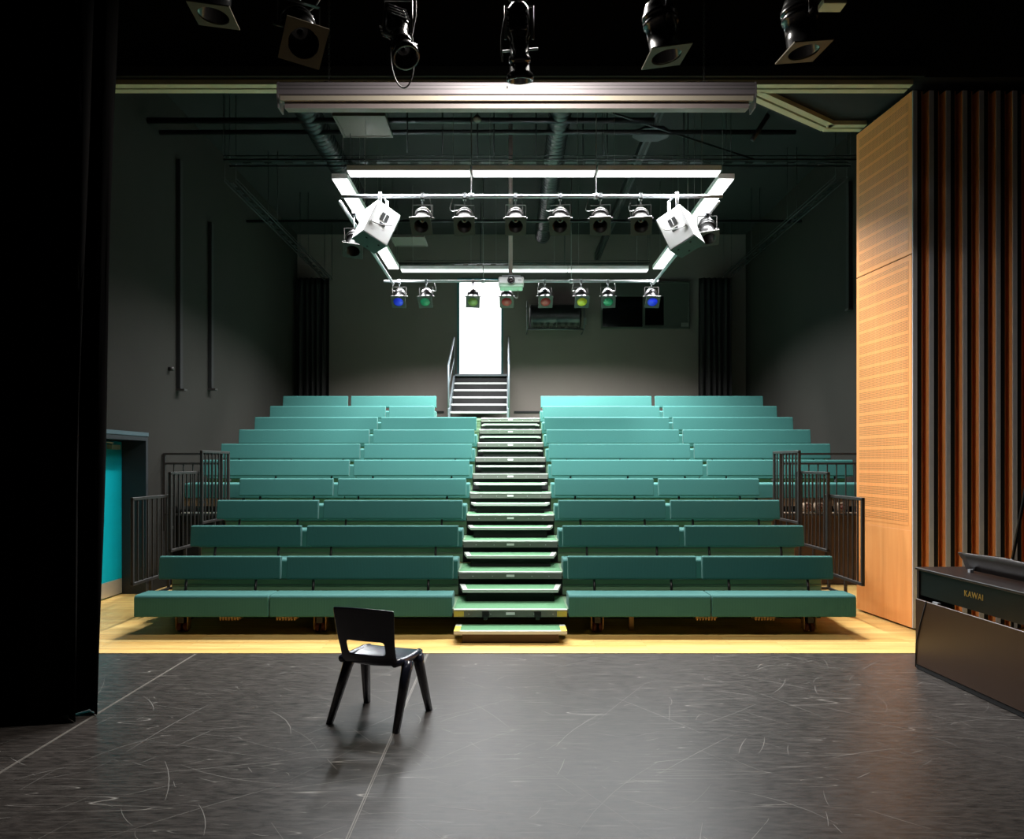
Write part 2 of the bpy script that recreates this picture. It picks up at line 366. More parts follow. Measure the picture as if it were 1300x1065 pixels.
# ------------------------------------------------------------------ tracks of the movable wall
def trackseg(mb, a, b, w=.085):
    a = Vector(a); b = Vector(b); d = (b-a).normalized(); n = Vector((-d.y, d.x, 0))
    for s_ in (-1, 1):
        c0 = n*(s_*.055); h = .04
        vs = []
        for p in (a, b):
            for q in (-h, h):
                for z in (0, .05): vs.append(p+c0+n*q+Vector((0,0,z)))
        mb.add(vs, [(0,1,3,2),(4,6,7,5),(0,4,5,1),(2,3,7,6),(0,2,6,4),(1,5,7,3)])
tk = thing('wall_track', 'cream twin-rail ceiling track running straight across the opening', 'track', (0, 7.98, 5.69))
m = MB(); trackseg(m, (-4.88, 7.98, 5.70), (4.2, 7.98, 5.70)); m.build('rail', 'track', tk)
MB().box(-4.88, 4.2, 7.968, 7.992, 5.735, 5.76).build('slot', 'blackdeep', tk)
tk2 = thing('wall_track', 'cream twin-rail track branching diagonally towards the folded wooden panels', 'track', (3.3, 8.5, 5.69))
m = MB(); trackseg(m, (2.62, 8.12, 5.70), (3.75, 8.92, 5.70)); trackseg(m, (3.72, 8.92, 5.70), (4.16, 8.92, 5.70)); m.build('rail', 'track', tk2)
m = MB(); m.prism([(2.3, 8.14), (3.65, 9.1), (5.35, 9.1), (5.35, 8.14)], 5.757, 5.80, 'z'); m.build('soffit_board', 'ceiling', tk2)

# ------------------------------------------------------------------ movable wooden wall panels
ordn = ['first', 'second', 'third', 'fourth', 'fifth', 'sixth', 'seventh', 'eighth', 'ninth', 'tenth']
ang = math.radians(5)
for k in range(9):
    x0 = 4.215+.175*k; y0 = 7.94
    if k == 0:
        lab = 'wide perforated beech acoustic wall panel facing the seating at the right'
    else:
        lab = '%s edge-on movable wall panel behind the tall beech panel, grey edge strip' % ordn[k-1]
    t = thing('movable_wall_panel', lab, 'wall panel', (x0, y0, 0), 'folded movable wall panels')
    R = Matrix.Translation((x0, y0, 0)) @ Matrix.Rotation(ang, 4, 'Z')
    W = 1.07; z1 = 5.66
    # core and faces in local: x thickness 0.1, y depth
    MB().box(.012, .103, .012, W-.01, .02, z1, R).build('core', 'blackdeep', t)
    for sx in ((0, .012), (.103, .115)):
        if sx[0] == 0 and k == 0:
            MB().box(sx[0], sx[1], .0, W, .02, 1.04, R).build('wooden_face', 'beech', t, bevel=.002, seg=1)
            for (a, b) in ((1.04, 3.945), (3.955, z1)):
                MB().box(sx[0], sx[1], .0, W, a, b, R).build('wooden_face', 'beech', t, bevel=.002, seg=1)
                MB().box(-.002, 0, .06, W-.06, a+.05, b-.05, R).build('perforated_field', 'beechperf', t)
        else:
            MB().box(sx[0], sx[1], .0, W, .02, z1, R).build('wooden_face', 'beech', t)
    MB().box(.004, .052, -.012, .0, .02, z1, R).build('edge_strip', mat('edge_grey', (205, 208, 214), .5), t)
    MB().box(.054, .103, -.004, .012, .02, z1, R).build('seal_strip', 'blackdeep', t)
    hm = MB(); 
    for yy in (.25, .77): hm.tube([R @ Vector((.05, yy, z1)), R @ Vector((.05, yy, 5.70))], .015, 8)
    hm.each('hanger', 'blacksteel', t)
struct(MB().box(5.40, 7.4, 9.1, 9.25, 0, CZ).build('wall_pocket', 'wallblack'))

# ------------------------------------------------------------------ tiered platforms
NR = 10; YR = lambda i: 7.64+.802*(i-1)
HR = lambda i: .27+.263*(i-1)
AW = .575
for i in range(1, NR+1):
    y, h = YR(i), HR(i); y2 = YR(i+1) if i < NR else BWY-.02
    xl, xr = (-3.82, 3.51) if i < 5 else (-4.72, 5.22)
    back = y2+.02 if i < NR else y2
    t = thing('seating_platform', '%s tier of the retractable seating counted from the front, green deck' % ordn[i-1], 'seating platform', (0, y, h-.05), 'tiers of the retractable seating')
    yb = (YR(i+1)-.002) if i < NR else y2
    MB().box(-AW, AW, y+.015, yb, h-.045, h, ).build('aisle_deck', 'carpet', t)
    dk = MB(); dk.box(xl, -AW, y+.045, yb, h-.045, h); dk.box(AW, xr, y+.045, yb, h-.045, h)
    dk.build('deck', 'riser', t)
    fa = MB(); fa.box(-AW, AW, y, y+.014, h-.075, h-.010); fa_ = fa.build('aisle_fascia', 'fascia', t, bevel=.002, seg=1)
    MB().box(-AW, AW, y-.004, y+.035, h-.010, h+.004).build('nosing', 'nosing', t, bevel=.002, seg=1)
    MB().box(-.045, .045, y-.004, y, h-.052, h-.026).build('row_plate', 'label', fa_)
    bo = MB()
    for bx in (-.42, -.2, .24, .43): bo.tube([(bx, y+.001, h-.045), (bx, y-.003, h-.045)], .007, 8)
    bo.each('bolt', 'alu', fa_)
    if i > 1:
        hp = HR(i-1)
        rs = MB()
        for (a, b) in ((xl+.02, -AW-.01), (AW+.01, xr-.02)):
            if i == 5:
                a = max(a, -3.83); b = min(b, 3.53)
            rs.box(a, b, y+.06, y+.075, hp+.002, h-.05)
        rs.build('riser', 'riser', t)
        gr = MB()
        for (a, b) in ((max(xl, -3.85)+.02, -AW-.01), (AW+.01, min(xr, 3.55)-.02)):
            gr.box(a, b, y+.052, y+.06, hp+.11, hp+.118); gr.box(a, b, y+.05, y+.06, hp+.17, hp+.18)
        gr.each('riser_rail', 'fascia' if i < 5 else 'riser', t)
        MB().box(-AW-.01, AW+.01, y+.05, y+.06, hp+.002, h-.05).build('aisle_recess_shade', 'blackdeep', t)  # black sheet stands in for the dark of the open recess
    else:
        la = MB()
        for lx in (-.25, .275): la.box(lx-.035, lx+.035, y-.012, y, h-.075, h-.02); la.box(lx-.02, lx+.02, y-.02, y, h-.10, h-.05)
        la.build('latch', 'blacksteel', t)
        ye = MB()
        for lx in (-.52, .52): ye.box(lx-.05, lx+.05, y-.003, y, h-.07, h-.015)
        ye.each('yellow_mark', mat('yellow_tint', (176, 166, 70), .5), t)
    if i == 5:      # side wings in front of the wide tiers
        for (a, b) in ((-4.72, -3.87), (3.57, 5.22)):
            MB().box(a, b, y+.05, y+.065, h-.19, h-.046).build('side_fascia', 'rolled', t)
            MB().box(a, b, y+.0, y+.045, h-.30, h-.275).build('side_ledge', 'nosing', t)
            MB().box(a, b, y+.05, y+.065, .01, h-.30).build('side_board', 'browndrape' if a > 0 else 'blackdeep', t)
    if i == 1:
        MB().box(xl+.02, xr-.02, 8.50, 8.52, .01, h-.05).build('shade_board', 'blackdeep', t)  # added black sheet, keeps the open space under the tier dark
        for bx in (-3.4, -1.97, .9, 3.1):
            w = MB(); w.box(bx-.03, bx+.03, 7.80, 8.49, .10, .16); w.build('undercarriage_beam', 'blacksteel', t)
            w = MB(); w.tube([(bx-.05, 7.86, .05), (bx-.015, 7.86, .05)], .048, 16); w.tube([(bx+.015, 7.86, .05), (bx+.05, 7.86, .05)], .048, 16); w.each('wheel', 'redwheel', t)
            w = MB(); w.box(bx-.065, bx-.055, 7.82, 7.90, .03, .22); w.box(bx+.055, bx+.065, 7.82, 7.90, .03, .22); w.box(bx-.065, bx+.065, 7.82, 7.90, .17, .22); w.build('wheel_housing', 'gold2', t)
        for bx in (-2.87, -2.29, 2.0, 2.6):
            w = MB()
            for q in range(7): w.box(bx-.1+q*.03, bx-.085+q*.03, 7.72, 7.85, .145, .215)
            w.box(bx-.105, bx+.11, 7.735, 7.84, .16, .215); w.build('ribbed_block', 'gold2', t)
        MB().box(1.24, 1.29, 7.9, 7.95, .0, .22).build('prop', 'gold2', t)
    # side skirts of steps
    if 1 < i < 5:
        for sx in (xl, xr-.03):
            MB().box(sx, sx+.03, y+.09, y+.79, max(h-.24, .02), h-.05).build('end_plate', 'rolled', t)

# aisle half steps (0 = on the floor)
for i in range(0, NR):
    h0 = 0 if i == 0 else HR(i)
    yb = YR(i+1)-.006; yf = YR(i+1)-(.33 if i == 0 else .39); top = h0+(.123 if i == 0 else .13)
    wf, wb = (.548, .548) if i == 0 else (.51, .565)
    lab = 'low intermediate step with green tread on the wooden floor before the aisle' if i == 0 else 'half step with green tread and pale nosing standing on the %s tier' % ordn[i-1]
    t = thing('aisle_step', lab, 'step', (0, yf, h0), 'half steps of the centre aisle')
    MB().prism([(-wf+.05, yf+.04), (wf-.05, yf+.04), (wb-.06, yb), (-wb+.06, yb)], top-.02, top, 'z').build('tread', 'carpet', t)
    n_ = MB()
    n_.prism([(-wf, yf), (wf, yf), (wf, yf+.04), (-wf, yf+.04)], top-.028, top+.003, 'z')
    for s_ in (-1, 1): n_.prism([(s_*wf, yf+.04), (s_*(wf-.05), yf+.04), (s_*(wb-.06), yb), (s_*wb, yb)], top-.028, top+.003, 'z')
    n_.build('nosing', 'nosing', t)
    MB().box(-.47, .47, yf+.05, yb, h0+.002, top-.03).build('base_box', 'blackdeep' if i else 'browndrape', t)
    if i == 0:
        c_ = MB()
        for s_ in (-1, 1): c_.prism([(s_*.548, yf), (s_*.49, yf), (s_*.49, yb-.1), (s_*.548, yb-.1)], top+.003, top+.005, 'z')
        c_.each('yellow_corner', 'yellow', t)

# ------------------------------------------------------------------ benches
def bench(i, x0, x1, side, part):
    y, h = YR(i), HR(i)
    lab = 'teal padded bench in the %s row from the front, %s section %s of the aisle' % (ordn[i-1], part, side)
    t = thing('padded_bench', lab, 'bench', ((x0+x1)/2, y+.2, h), 'padded benches in tiered rows')
    m = MB(); m.prism([(y-.005, h-.075), (y+.04, h-.075), (y+.04, h+.006), (y+.32, h+.006), (y+.32, h+.128), (y+.30, h+.145), (y+.02, h+.145), (y-.005, h+.125)], x0+.004, x1-.004, 'x')
    m.build('seat', 'fabric', t, bevel=.014, seg=3)
    bx0, bx1 = x0+.034, x1-.034
    m = MB(); m.prism([(y+.465, h+.245), (y+.48, h+.232), (y+.535, h+.236), (y+.56, h+.47), (y+.545, h+.478), (y+.50, h+.478), (y+.488, h+.46)], bx0, bx1, 'x')
    m.build('backrest', 'fabric', t, bevel=.012, seg=3)
    n = 2 if x1-x0 < 2 else 3
    for q in range(n):
        bx = x0+.32+(x1-x0-.62)*q/(n-1)
        w = MB(); w.box(bx-.016, bx+.016, y+.323, y+.47, h+.008, h+.045); w.tube([(bx, y+.455, h+.02), (bx, y+.51, h+.24)], .015, 6); w.build('backrest_bracket', 'blacksteel', t)
for i in range(1, NR+1):
    if i <= 4: segs = [(-3.81, -2.44, 'left', 'outer'), (-2.44, -AW-.008, 'left', 'inner'), (AW+.008, 2.03, 'right', 'inner'), (2.03, 3.5, 'right', 'outer')]
    elif i <= 8: segs = [(-4.68, -2.385, 'left', 'outer'), (-2.385, -AW-.008, 'left', 'inner'), (AW+.008, 2.92, 'right', 'inner'), (2.92, 5.17, 'right', 'outer')]
    elif i == 9: segs = [(-4.66, -2.37, 'left', 'outer'), (-2.37, -1.43, 'left', 'inner'), (AW+.008, 2.905, 'right', 'inner'), (2.905, 5.16, 'right', 'outer')]
    else: segs = [(-4.65, -3.27, 'left', 'outer'), (-3.27, -1.47, 'left', 'inner'), (AW+.008, 2.90, 'right', 'inner'), (2.90, 5.16, 'right', 'outer')]
    for s_ in segs: bench(i, *s_)

# ------------------------------------------------------------------ guard rails
def guard(x, i, side):
    y0 = 8.2+.81*(i-1); y1 = y0+.93; z1 = 1.36+.27*(i-1); z0 = z1-.925
    near = ['nearest', 'middle', 'rearmost'][i-1]
    t = thing('guard_rail', 'dark steel baluster guard panel, %s of the three stepping up beside the %s benches' % (near, side), 'railing', (x, y0, z0-.16), 'stepped side guard rails')
    r = .017
    m = MB()
    for yy in (y0, y1): m.box(x-r, x+r, yy-r, yy+r, z0, z1)
    for zz in (z0, z1): m.box(x-r, x+r, y0-r, y1+r, zz-r, zz+r)
    m.build('frame', 'railsteel', t, bevel=.003, seg=1)
    for q in range(1, 8):
        yy = y0+(y1-y0)*q/8; MB().box(x-.008, x+.008, yy-.008, yy+.008, z0+r, z1-r).build('baluster', 'railsteel', t)
    inn = .26 if x < 0 else -.28
    m = MB()
    for yy in (y0+.42, y1-.06):
        m.box(x-.014, x+.014, yy-.014, yy+.014, z0-.17, z0-.01)
        m.box(min(x, x+inn)-.014, max(x, x+inn), yy-.014, yy+.014, z0-.20, z0-.17)
    m.box(x-.014, x+.014, y0+.42, y1-.06, z0-.20, z0-.172)
    m.build('foot_bracket', 'railsteel', t)
    m = MB(); m.box(x-.02, x+.02, y1-.03, y1+.06, z0+.52, z0+.55); m.build('joint_clip', 'railsteel', t)
for i in (1, 2, 3):
    guard(-4.10+.045*(i-1), i, 'left'); guard(3.82-.035*(i-1), i, 'right')
def cross(x0, x1, y, side):
    t = thing('cross_rail', 'dark steel railing spanning from the rearmost guard panel to the %s wall' % side, 'railing', ((x0+x1)/2, y, .95))
    m = MB()
    for zz in (1.88, 1.745, 1.03): m.box(x0, x1, y-.014, y+.014, zz-.014, zz+.014)
    for xx in (x0, x1): m.box(xx-.016, xx+.016, y-.016, y+.016, .8, 1.89)
    m.build('frame', 'railsteel', t)
    n = int(round((x1-x0)/.13))
    for q in range(1, n):
        xx = x0+(x1-x0)*q/n; MB().box(xx-.007, xx+.007, y-.007, y+.007, 1.04, 1.735).build('baluster', 'railsteel', t)
cross(-4.86, -4.06, 10.62, 'left'); cross(3.80, 5.36, 10.62, 'right')
# rolled things on the side ledge
for k, (xx, side) in enumerate([(4.22, 'left'), (4.39, 'middle'), (4.70, 'right')]):
    yl = YR(5)-.05
    m = MB(); MR = frameM((xx, yl-.085, HR(5)-.275+.075), (0, 1, 0))
    t = thing('cloth_roll', 'rolled pale cloth on the ledge behind the right railing, %s of three' % side, 'cloth roll', (xx, yl, HR(5)-.275), 'rolls on the right side ledge')
    m.lathe([(-.0, .0), (0, .03), (.0, .055), (0, .07), (.125, .07), (.125, 0)], MR, 18); m.build('roll', 'rolled', t)
    m = MB(); m.lathe([(-.006, .0), (-.006, .028), (0, .028)], MR, 14); m.lathe([(-.004, .045), (-.004, .055), (0, .055)], MR, 18); m.build('core_ring', 'redwheel', t)
sh = MB(); sh.box(3.84, 5.22, YR(5)-.15, YR(5)-.002, HR(5)-.30, HR(5)-.276)
tag(sh.build('ledge_shelf', 'rolled'), 'narrow pale shelf carrying the cloth rolls behind the right railing', 'shelf')

# ------------------------------------------------------------------ stair to the upper door
t = thing('upper_stair', 'grey steel stair with five pale-edged treads rising to the bright doorway', 'stair', (-.65, 15.7, HR(10)))
for sx, nm in ((-1.27, 'l'), (-.055, 'r')):
    MB().prism([(15.62, HR(10)+.004), (15.9, HR(10)+.004), (17.1, 3.42), (17.3, 3.42), (17.3, 3.73), (17.05, 3.73), (15.62, 2.87)], sx-.02, sx+.02, 'x').build('stringer', 'bluesteel', t)
for q in range(5):
    yn = 15.8+.275*q; zn = 2.828+.18*q
    tr = MB().box(-1.25, -.075, yn, yn+.26, zn-.035, zn-.004).build('tread', 'bluesteel', t)
    MB().box(-1.25, -.075, yn-.006, yn+.03, zn-.03, zn+.004).build('nosing', 'nosing', t)
    MB().box(-1.25, -.075, yn+.255, yn+.262, zn-.02, zn+.14).build('riser_plate', 'blacksteel', t)
MB().box(-1.25, -.075, 17.08, 17.33, 3.72, 3.76).build('landing', 'bluesteel', t)
for sx in (-1.285, -.035):
    m = MB(); m.tube([(sx, 15.68, HR(10)+.003), (sx, 15.68, 3.77), (sx, 15.70, 3.79), (sx, 17.25, 4.62), (sx, 17.28, 4.60), (sx, 17.28, 3.75)], .022, 10)
    m.tube([(sx, 15.68, 3.35), (sx, 17.28, 4.15)], .014, 8)
    m.build('handrail', 'bluesteel', t)

# ------------------------------------------------------------------ back wall fittings
t = thing('drum_unit', 'black drum-shaped unit on a bracket frame high on the back wall', 'wall unit', (1.0, 17.0, 4.7))
MR = frameM((.42, 16.98, 5.03), (1, 0, 0))
MB().lathe([(0, 0), (0, .20), (.02, .27), (.06, .285), (.08, .275), (.58, .275), (.60, .28), (.62, .275), (1.08, .275), (1.10, .285), (1.14, .27), (1.16, .20), (1.16, 0)], MR, 32).build('drum', mat('drum_black', (30, 29, 30), .35, .3), t)
m = MB()
for xx in (.37, 1.63): m.tube([(xx, 17.33, 5.33), (xx, 16.72, 5.33), (xx, 16.66, 5.28), (xx, 16.66, 4.76), (xx, 16.72, 4.71), (xx, 17.33, 4.71)], .013, 8)
m.tube([(.37, 16.72, 4.71), (1.63, 16.72, 4.71)], .016, 8)
m.build('bracket_frame', mat('bracket_grey', (80, 80, 84), .4, .5), t)
m = MB()
for q in range(8): m.box(.55+.13*q, .61+.13*q, 16.69, 16.80, 4.735, 4.765)
m.each('clip', 'railsteel', t)
MB().box(1.70, 1.74, 17.30, 17.345, 4.93, 5.08).build('control_box', 'fascia', t)
Xw = lambda x: (x-VX)*17.3/F
Zw = lambda y: CH-(y-VY)*17.3/F
w1 = MB(); a, b, c, d = Xw(763), Xw(876), Zw(417), Zw(357)
w1.box(a, b, 17.29, 17.345, c, c+.04); w1.box(a, b, 17.29, 17.345, d-.04, d); w1.box(a, a+.035, 17.29, 17.345, c+.04, d-.04); w1.box(b-.035, b, 17.29, 17.345, c+.04, d-.04); w1.box(Xw(816), Xw(819), 17.285, 17.345, c+.04, d-.04)
w = struct(w1.build('window_1', 'windowgrey', bevel=.003, seg=1))
MB().box(a+.035, Xw(816), 17.32, 17.343, Zw(376), d-.04).build('blind_board', 'windowgrey', w)
MB().box(a+.035, Xw(816), 17.325, 17.343, c+.04, Zw(376)).build('pane', 'glassblk', w)
MB().box(Xw(819), Xw(843), 17.325, 17.343, c+.08, Zw(376)).build('pane', 'glassblk', w)
m = MB(); m.box(Xw(843), b-.035, 17.32, 17.343, c+.04, d-.04); m.box(Xw(819), Xw(843), 17.32, 17.343, Zw(376), d-.04); m.box(Xw(819), Xw(843), 17.32, 17.343, c+.04, c+.08); m.build('blind_board', 'windowgrey', w)
MB().box(Xw(865), Xw(874), 17.30, 17.318, Zw(415), Zw(409.5)).build('notice_plate', 'fascia', w)
def drape(name, label, x0, x1, y, z0, z1, amp=.05, per=.14, m='curtain2', top_shift=0, group=None, n=None, seed=0):
    rd = random.Random(seed); n = n or int((x1-x0)/per*10); cols = []
    ph = [rd.uniform(-.5, .5) for _ in range(64)]
    mb = MB(); rows = 14; vs = []
    for r_ in range(rows+1):
        tt = r_/rows; z = z0+(z1-z0)*tt
        for c in range(n+1):
            u = c/n; x = x0+(x1-x0)*u+top_shift*tt*u
            a_ = amp*(1.0-.35*tt)
            yy = y+a_*math.sin(2*PI*(x-x0)/per+ph[int(u*60)%64]*.8+.6*math.sin(3*tt+u*9))+.3*a_*math.sin(2*PI*(x)/(per*.43)+2*tt)
            vs.append(Vector((x, yy, z)))
    fs = [(r_*(n+1)+c, r_*(n+1)+c+1, (r_+1)*(n+1)+c+1, (r_+1)*(n+1)+c) for r_ in range(rows) for c in range(n)]
    mb.add(vs, fs, True)
    o = mb.build(name, m); so = o.modifiers.new('thick', 'SOLIDIFY'); so.thickness = .006
    return tag(o, label, 'curtain', group)
drape('stage_curtain', 'tall black velvet leg curtain at the left edge of the stage', -7.0, -2.93, 5.12, .01, 6.2, .085, .30, 'curtain', .16, seed=3)
drape('stage_curtain', 'narrow inner fold of black leg curtain beside the seam on the vinyl', -3.6, -2.86, 5.30, .01, 6.2, .05, .2, 'curtain', .12, seed=5)
drape('side_drape', 'dark drape hanging in the rear left corner behind the top bench', -4.80, -4.05, 16.95, 2.66, 5.9, .06, .13, seed=1)
drape('side_drape', 'dark drape hanging in the rear right corner near the booth window', 4.22, 4.95, 16.95, 2.66, 5.9, .06, .13, seed=2)

# wall conduits
def rod(name, label, x, y, z0, z1, w, cat='conduit', foot=True):
    t = thing(name, label, cat, (x, y, z0))
    MB().box(x-.03, x+.03, y-w/2, y+w/2, z0, z1).build('trunking', 'blackdeep', t, bevel=.004, seg=1)
    m = MB(); m.box(x-.04, x+.09 if x < 0 else x+.04, y-w*.6, y+w*.6, z0-.03, z0); m.build('foot_clip', 'railsteel', t)
rod('wall_trunking', 'long black vertical trunking on the left wall, the nearer one', LWX+.035, 11.1, 2.84, 6.2, .09)
rod('wall_trunking', 'black vertical trunking on the left wall, the one farther from the stage', LWX+.035, 12.26, 2.96, 5.65, .09)
rod('wall_trunking', 'black vertical trunking on the right wall beside the beech panel', RWX-.035, 11.98, 4.2, 6.2, .1)
tag(MB().tube([(LWX+.002, 10.82, 3.10), (LWX+.07, 10.82, 3.10)], .03, 12).build('wall_sensor', 'railsteel'), 'small dark round knob on the left wall beside the trunking', 'wall fitting')

# ------------------------------------------------------------------ rig: fluorescents
def area(x, y, z, sx, sy, w, spread, col=(1, 1, 1)):
    ld = bpy.data.lights.new('lamp_light', 'AREA'); ld.shape = 'RECTANGLE'; ld.size = sx; ld.size_y = sy; ld.energy = w; ld.spread = math.radians(spread); ld.color = col
    o = bpy.data.objects.new('lamp_light', ld); COL.objects.link(o); o.location = (x, y, z); return o
PWR, SPR = 210, 134
def lum(x0, x1, y0, y1, z, lab):
    t = thing('linear_light', lab, 'ceiling light', ((x0+x1)/2, (y0+y1)/2, z), 'linear lights of the suspended rectangle')
    MB().box(x0-.008, x1+.008, y0-.008, y1+.008, z+.012, z+.075).build('housing', 'white', t)
    MB().box(x0, x1, y0, y1, z, z+.012).build('diffuser', 'tube', t)
    area((x0+x1)/2, (y0+y1)/2, z-.004, x1-x0, y1-y0, PWR*(1.45 if y0 > 14.19 else .95 if y1 < 9.65 else .62), SPR, (.97, .99, 1))
    m = MB()
    cx, cy = (x0+x1)/2, (y0+y1)/2; lx = (x1-x0 > y1-y0)
    for s_ in (-1, 1):
        px_, py_ = (cx+s_*.55, cy) if lx else (cx, cy+s_*.55)
        m.tube([(px_, py_, z+.07), (px_, py_, CZ)], .003, 5)
    m.each('suspension_wire', 'cable', t)
HL = 5.38
fx = [-2.05, -.49, 1.075, 2.64]
for k in range(3):
    pos = ['left', 'middle', 'right'][k]
    lum(fx[k]+.022, fx[k+1]-.022, 9.41, 9.60, HL, 'long white linear light, %s one of the front row nearest the stage' % pos)
    bx = [-2.07, -.52, 1.08, 2.60]
    lum(bx[k]+.012, bx[k+1]-.012, 14.20, 14.39, HL, 'long white linear light, %s one of the rear row above the coloured lamps' % pos)
    sy = [9.66, 11.16, 12.67, 14.17]; d_ = ['nearest', 'middle', 'farthest'][k]
    lum(-2.28, -2.09, sy[k]+.022, sy[k+1]-.022, HL, 'long white linear light, %s one along the left side of the rectangle' % d_)
    lum(2.67, 2.86, sy[k]+.022, sy[k+1]-.022, HL, 'long white linear light, %s one along the right side of the rectangle' % d_)
# lighting bars
HB = 5.10; BY0, BY1 = 9.49, 13.92
def bar(p, q, lab, hang):
    t = thing('lighting_bar', lab, 'lighting bar', ((p[0]+q[0])/2, (p[1]+q[1])/2, p[2]), None)
    MB().tube([p, q], .024, 12).build('pipe', 'alu', t)
    m = MB()
    for h_ in hang: m.tube([h_, (h_[0], h_[1], CZ)], .007, 8)
    m.each('hanger_rod', 'cable', t)
    m = MB()
    for h_ in hang: m.lathe([(-.03, .0), (-.03, .036), (.03, .036), (.03, 0)], frameM((h_[0], h_[1], h_[2]), Vector(q)-Vector(p)), 12)
    m.each('clamp', 'alu', t)
    return t
bar((-2.12, BY0, HB), (2.66, BY0, HB), 'silver lighting bar crossing in front, carrying the uncoloured lamps', [(-.49, BY0, HB), (1.075, BY0, HB)])
bar((-2.33, BY1, HB), (2.72, BY1, HB), 'silver lighting bar crossing at the rear, carrying the coloured lamps', [(-.5, BY1, HB), (1.12, BY1, HB)])
bar((-2.15, BY0+.05, HB-.055), (-2.15, BY1-.05, HB-.055), 'silver lighting bar running back along the left side of the rig', [(-2.15, 11.16, HB-.055)])
bar((2.62, BY0+.05, HB-.055), (2.62, BY1-.05, HB-.055), 'silver lighting bar running back along the right side of the rig', [(2.62, 11.16, HB-.055)])

# ------------------------------------------------------------------ lamps
PARP = [(t_, r_*1.1) for t_, r_ in [(-.17, 0), (-.17, .03), (-.165, .05), (-.145, .072), (-.11, .086), (-.085, .09), (-.085, .098), (-.06, .098), (-.06, .09), (-.035, .098), (-.02, .098), (-.02, .086), (.15, .086), (.15, .097), (.165, .097), (.165, .08), (.02, .08), (.02, .0)]]
G2 = 'lamps over the stage'
def parcan(pivot, d, lab, gelm=None, roll=0, barh=None, body='blacksteel', fs=.13, cab=1, group='lamps on the rig', bary=None):
    pivot = Vector(pivot); MR = frameM(pivot, d, roll)
    t = thing('stage_lamp', lab, 'stage light', pivot, group)
    can_ = MB().lathe(PARP, MR, 24).build('can', body, t)
    # gel frame: square with round hole
    m = MB(); n = 32; vs = []; 
    for tt in (.168, .176):
        for k in range(n):
            a = 2*PI*k/n+PI/4; c_, s_ = math.cos(a), math.sin(a); q = fs/max(abs(c_), abs(s_))
            vs.append(MR @ Vector((c_*q, s_*q, tt)))
        for k in range(n):
            a = 2*PI*k/n+PI/4; vs.append(MR @ Vector((.092*math.cos(a), .092*math.sin(a), tt)))
    fc = []
    for k in range(n):
        j = (k+1) % n
        fc += [(k, j, n+j, n+k), (2*n+k, 3*n+k, 3*n+j, 2*n+j), (k, 2*n+k, 2*n+j, j), (n+k, n+j, 3*n+j, 3*n+k)]
    m.add(vs, fc); gf_ = m.build('gel_frame', 'topframe' if group == G2 else 'frame', t)
    if gelm:
        m = MB(); m.lathe([(.170, 0), (.170, .091), (.173, .091), (.173, 0)], MR, 24); m.build('gel', gelm, gf_)
    m = MB(); m.lathe([(.028, 0), (.045, .03), (.03, .078)], MR, 20); m.build('lens', 'lens', can_)
    # yoke, upright
    side = Vector(d).cross(Vector((0, 0, 1)))
    side = side.normalized() if side.length > .05 else Vector((1, 0, 0))
    side.z = 0; w = .126; zt = pivot.z+.17
    a = pivot-side*w; b = pivot+side*w; up = Vector((0, 0, .17))
    m = MB(); nn = side.cross(Vector((0,0,1))).normalized()*.013
    def strap(p, q, th):
        p = Vector(p); q = Vector(q); dd = (q-p).normalized(); o_ = dd.cross(nn).normalized()*th
        vs = [p+nn+o_, p+nn-o_, p-nn-o_, p-nn+o_, q+nn+o_, q+nn-o_, q-nn-o_, q-nn+o_]
        m.add(vs, [(0,1,2,3),(4,7,6,5),(0,4,5,1),(1,5,6,2),(2,6,7,3),(3,7,4,0)])
    strap(a, a+up, .003); strap(a+up, b+up, .003); strap(b+up, b, .003); yk_ = m.build('yoke', 'railsteel', t)
    m = MB()
    for s_ in (-1, 1): m.tube([pivot+side*s_*.085, pivot+side*s_*.155], .012, 8)
    m.each('pivot_knob', 'railsteel', yk_)
    bh = barh if barh else pivot.z+.27
    by = bary if bary is not None else pivot.y
    m = MB(); m.tube([(pivot.x, pivot.y, zt), (pivot.x, by, bh-.03)], .009, 8); m.box(pivot.x-.02, pivot.x+.02, by-.035, by-.024, bh-.05, bh+.035); m.box(pivot.x-.02, pivot.x+.02, by+.024, by+.035, bh-.05, bh+.02); m.box(pivot.x-.02, pivot.x+.02, by-.035, by+.035, bh-.05, bh-.026); m.box(pivot.x-.02, pivot.x+.02, by-.035, by+.02, bh+.026, bh+.036)
    m.build('hook_clamp', 'alu', t)
    if cab:
        bk = MR @ Vector((0, 0, -.17))
        m = MB(); m.tube(bez(bk, bk+Vector((cab*.12, .06, .08)), (pivot.x+cab*.24, by, bh-.30), (pivot.x+cab*.15, by, bh-.027)), .005, 6); m.each('power_cable', 'cable', t)
    return t
M['topframe'] = mat('brown_gel_frame_metal', (84, 72, 50), .5, .1, noise=.12, nscale=25)
dirF = Vector((0, -.64, -.77))
front = [(535, 291, .6), (589, 289, -1), (654.5, 294, .5), (712, 287, -1), (763.5, 287, -1), (815.5, 287, -.8)]
for k, (x, y, cb) in enumerate(front):
    fc = px(x, y, 9.37); pv = fc-dirF.normalized()*.17; pv.y = BY0; pv.z = 4.82
    dd = Vector((random.uniform(-.08, .08), -.66, -.75))
    parcan(pv, dd, 'black par can with empty square frame, %s from the left on the front lighting bar' % ordn[k], None, random.uniform(-.04, .04), HB, 'railsteel', cab=cb)
rear = [(505.6, 'gel_blue', 'blue', 'left-end'), (540, 'gel_green', 'green', 'left'), (600, 'gel_olive', 'olive', 'doorway'), (643, 'gel_red', 'dark red', 'projector'), (692, 'gel_red', 'red', ''), (738.5, 'gel_yellow', 'yellow', ''), (773, 'gel_green', 'green', 'right'), (829, 'gel_blue', 'blue', 'right-end')]
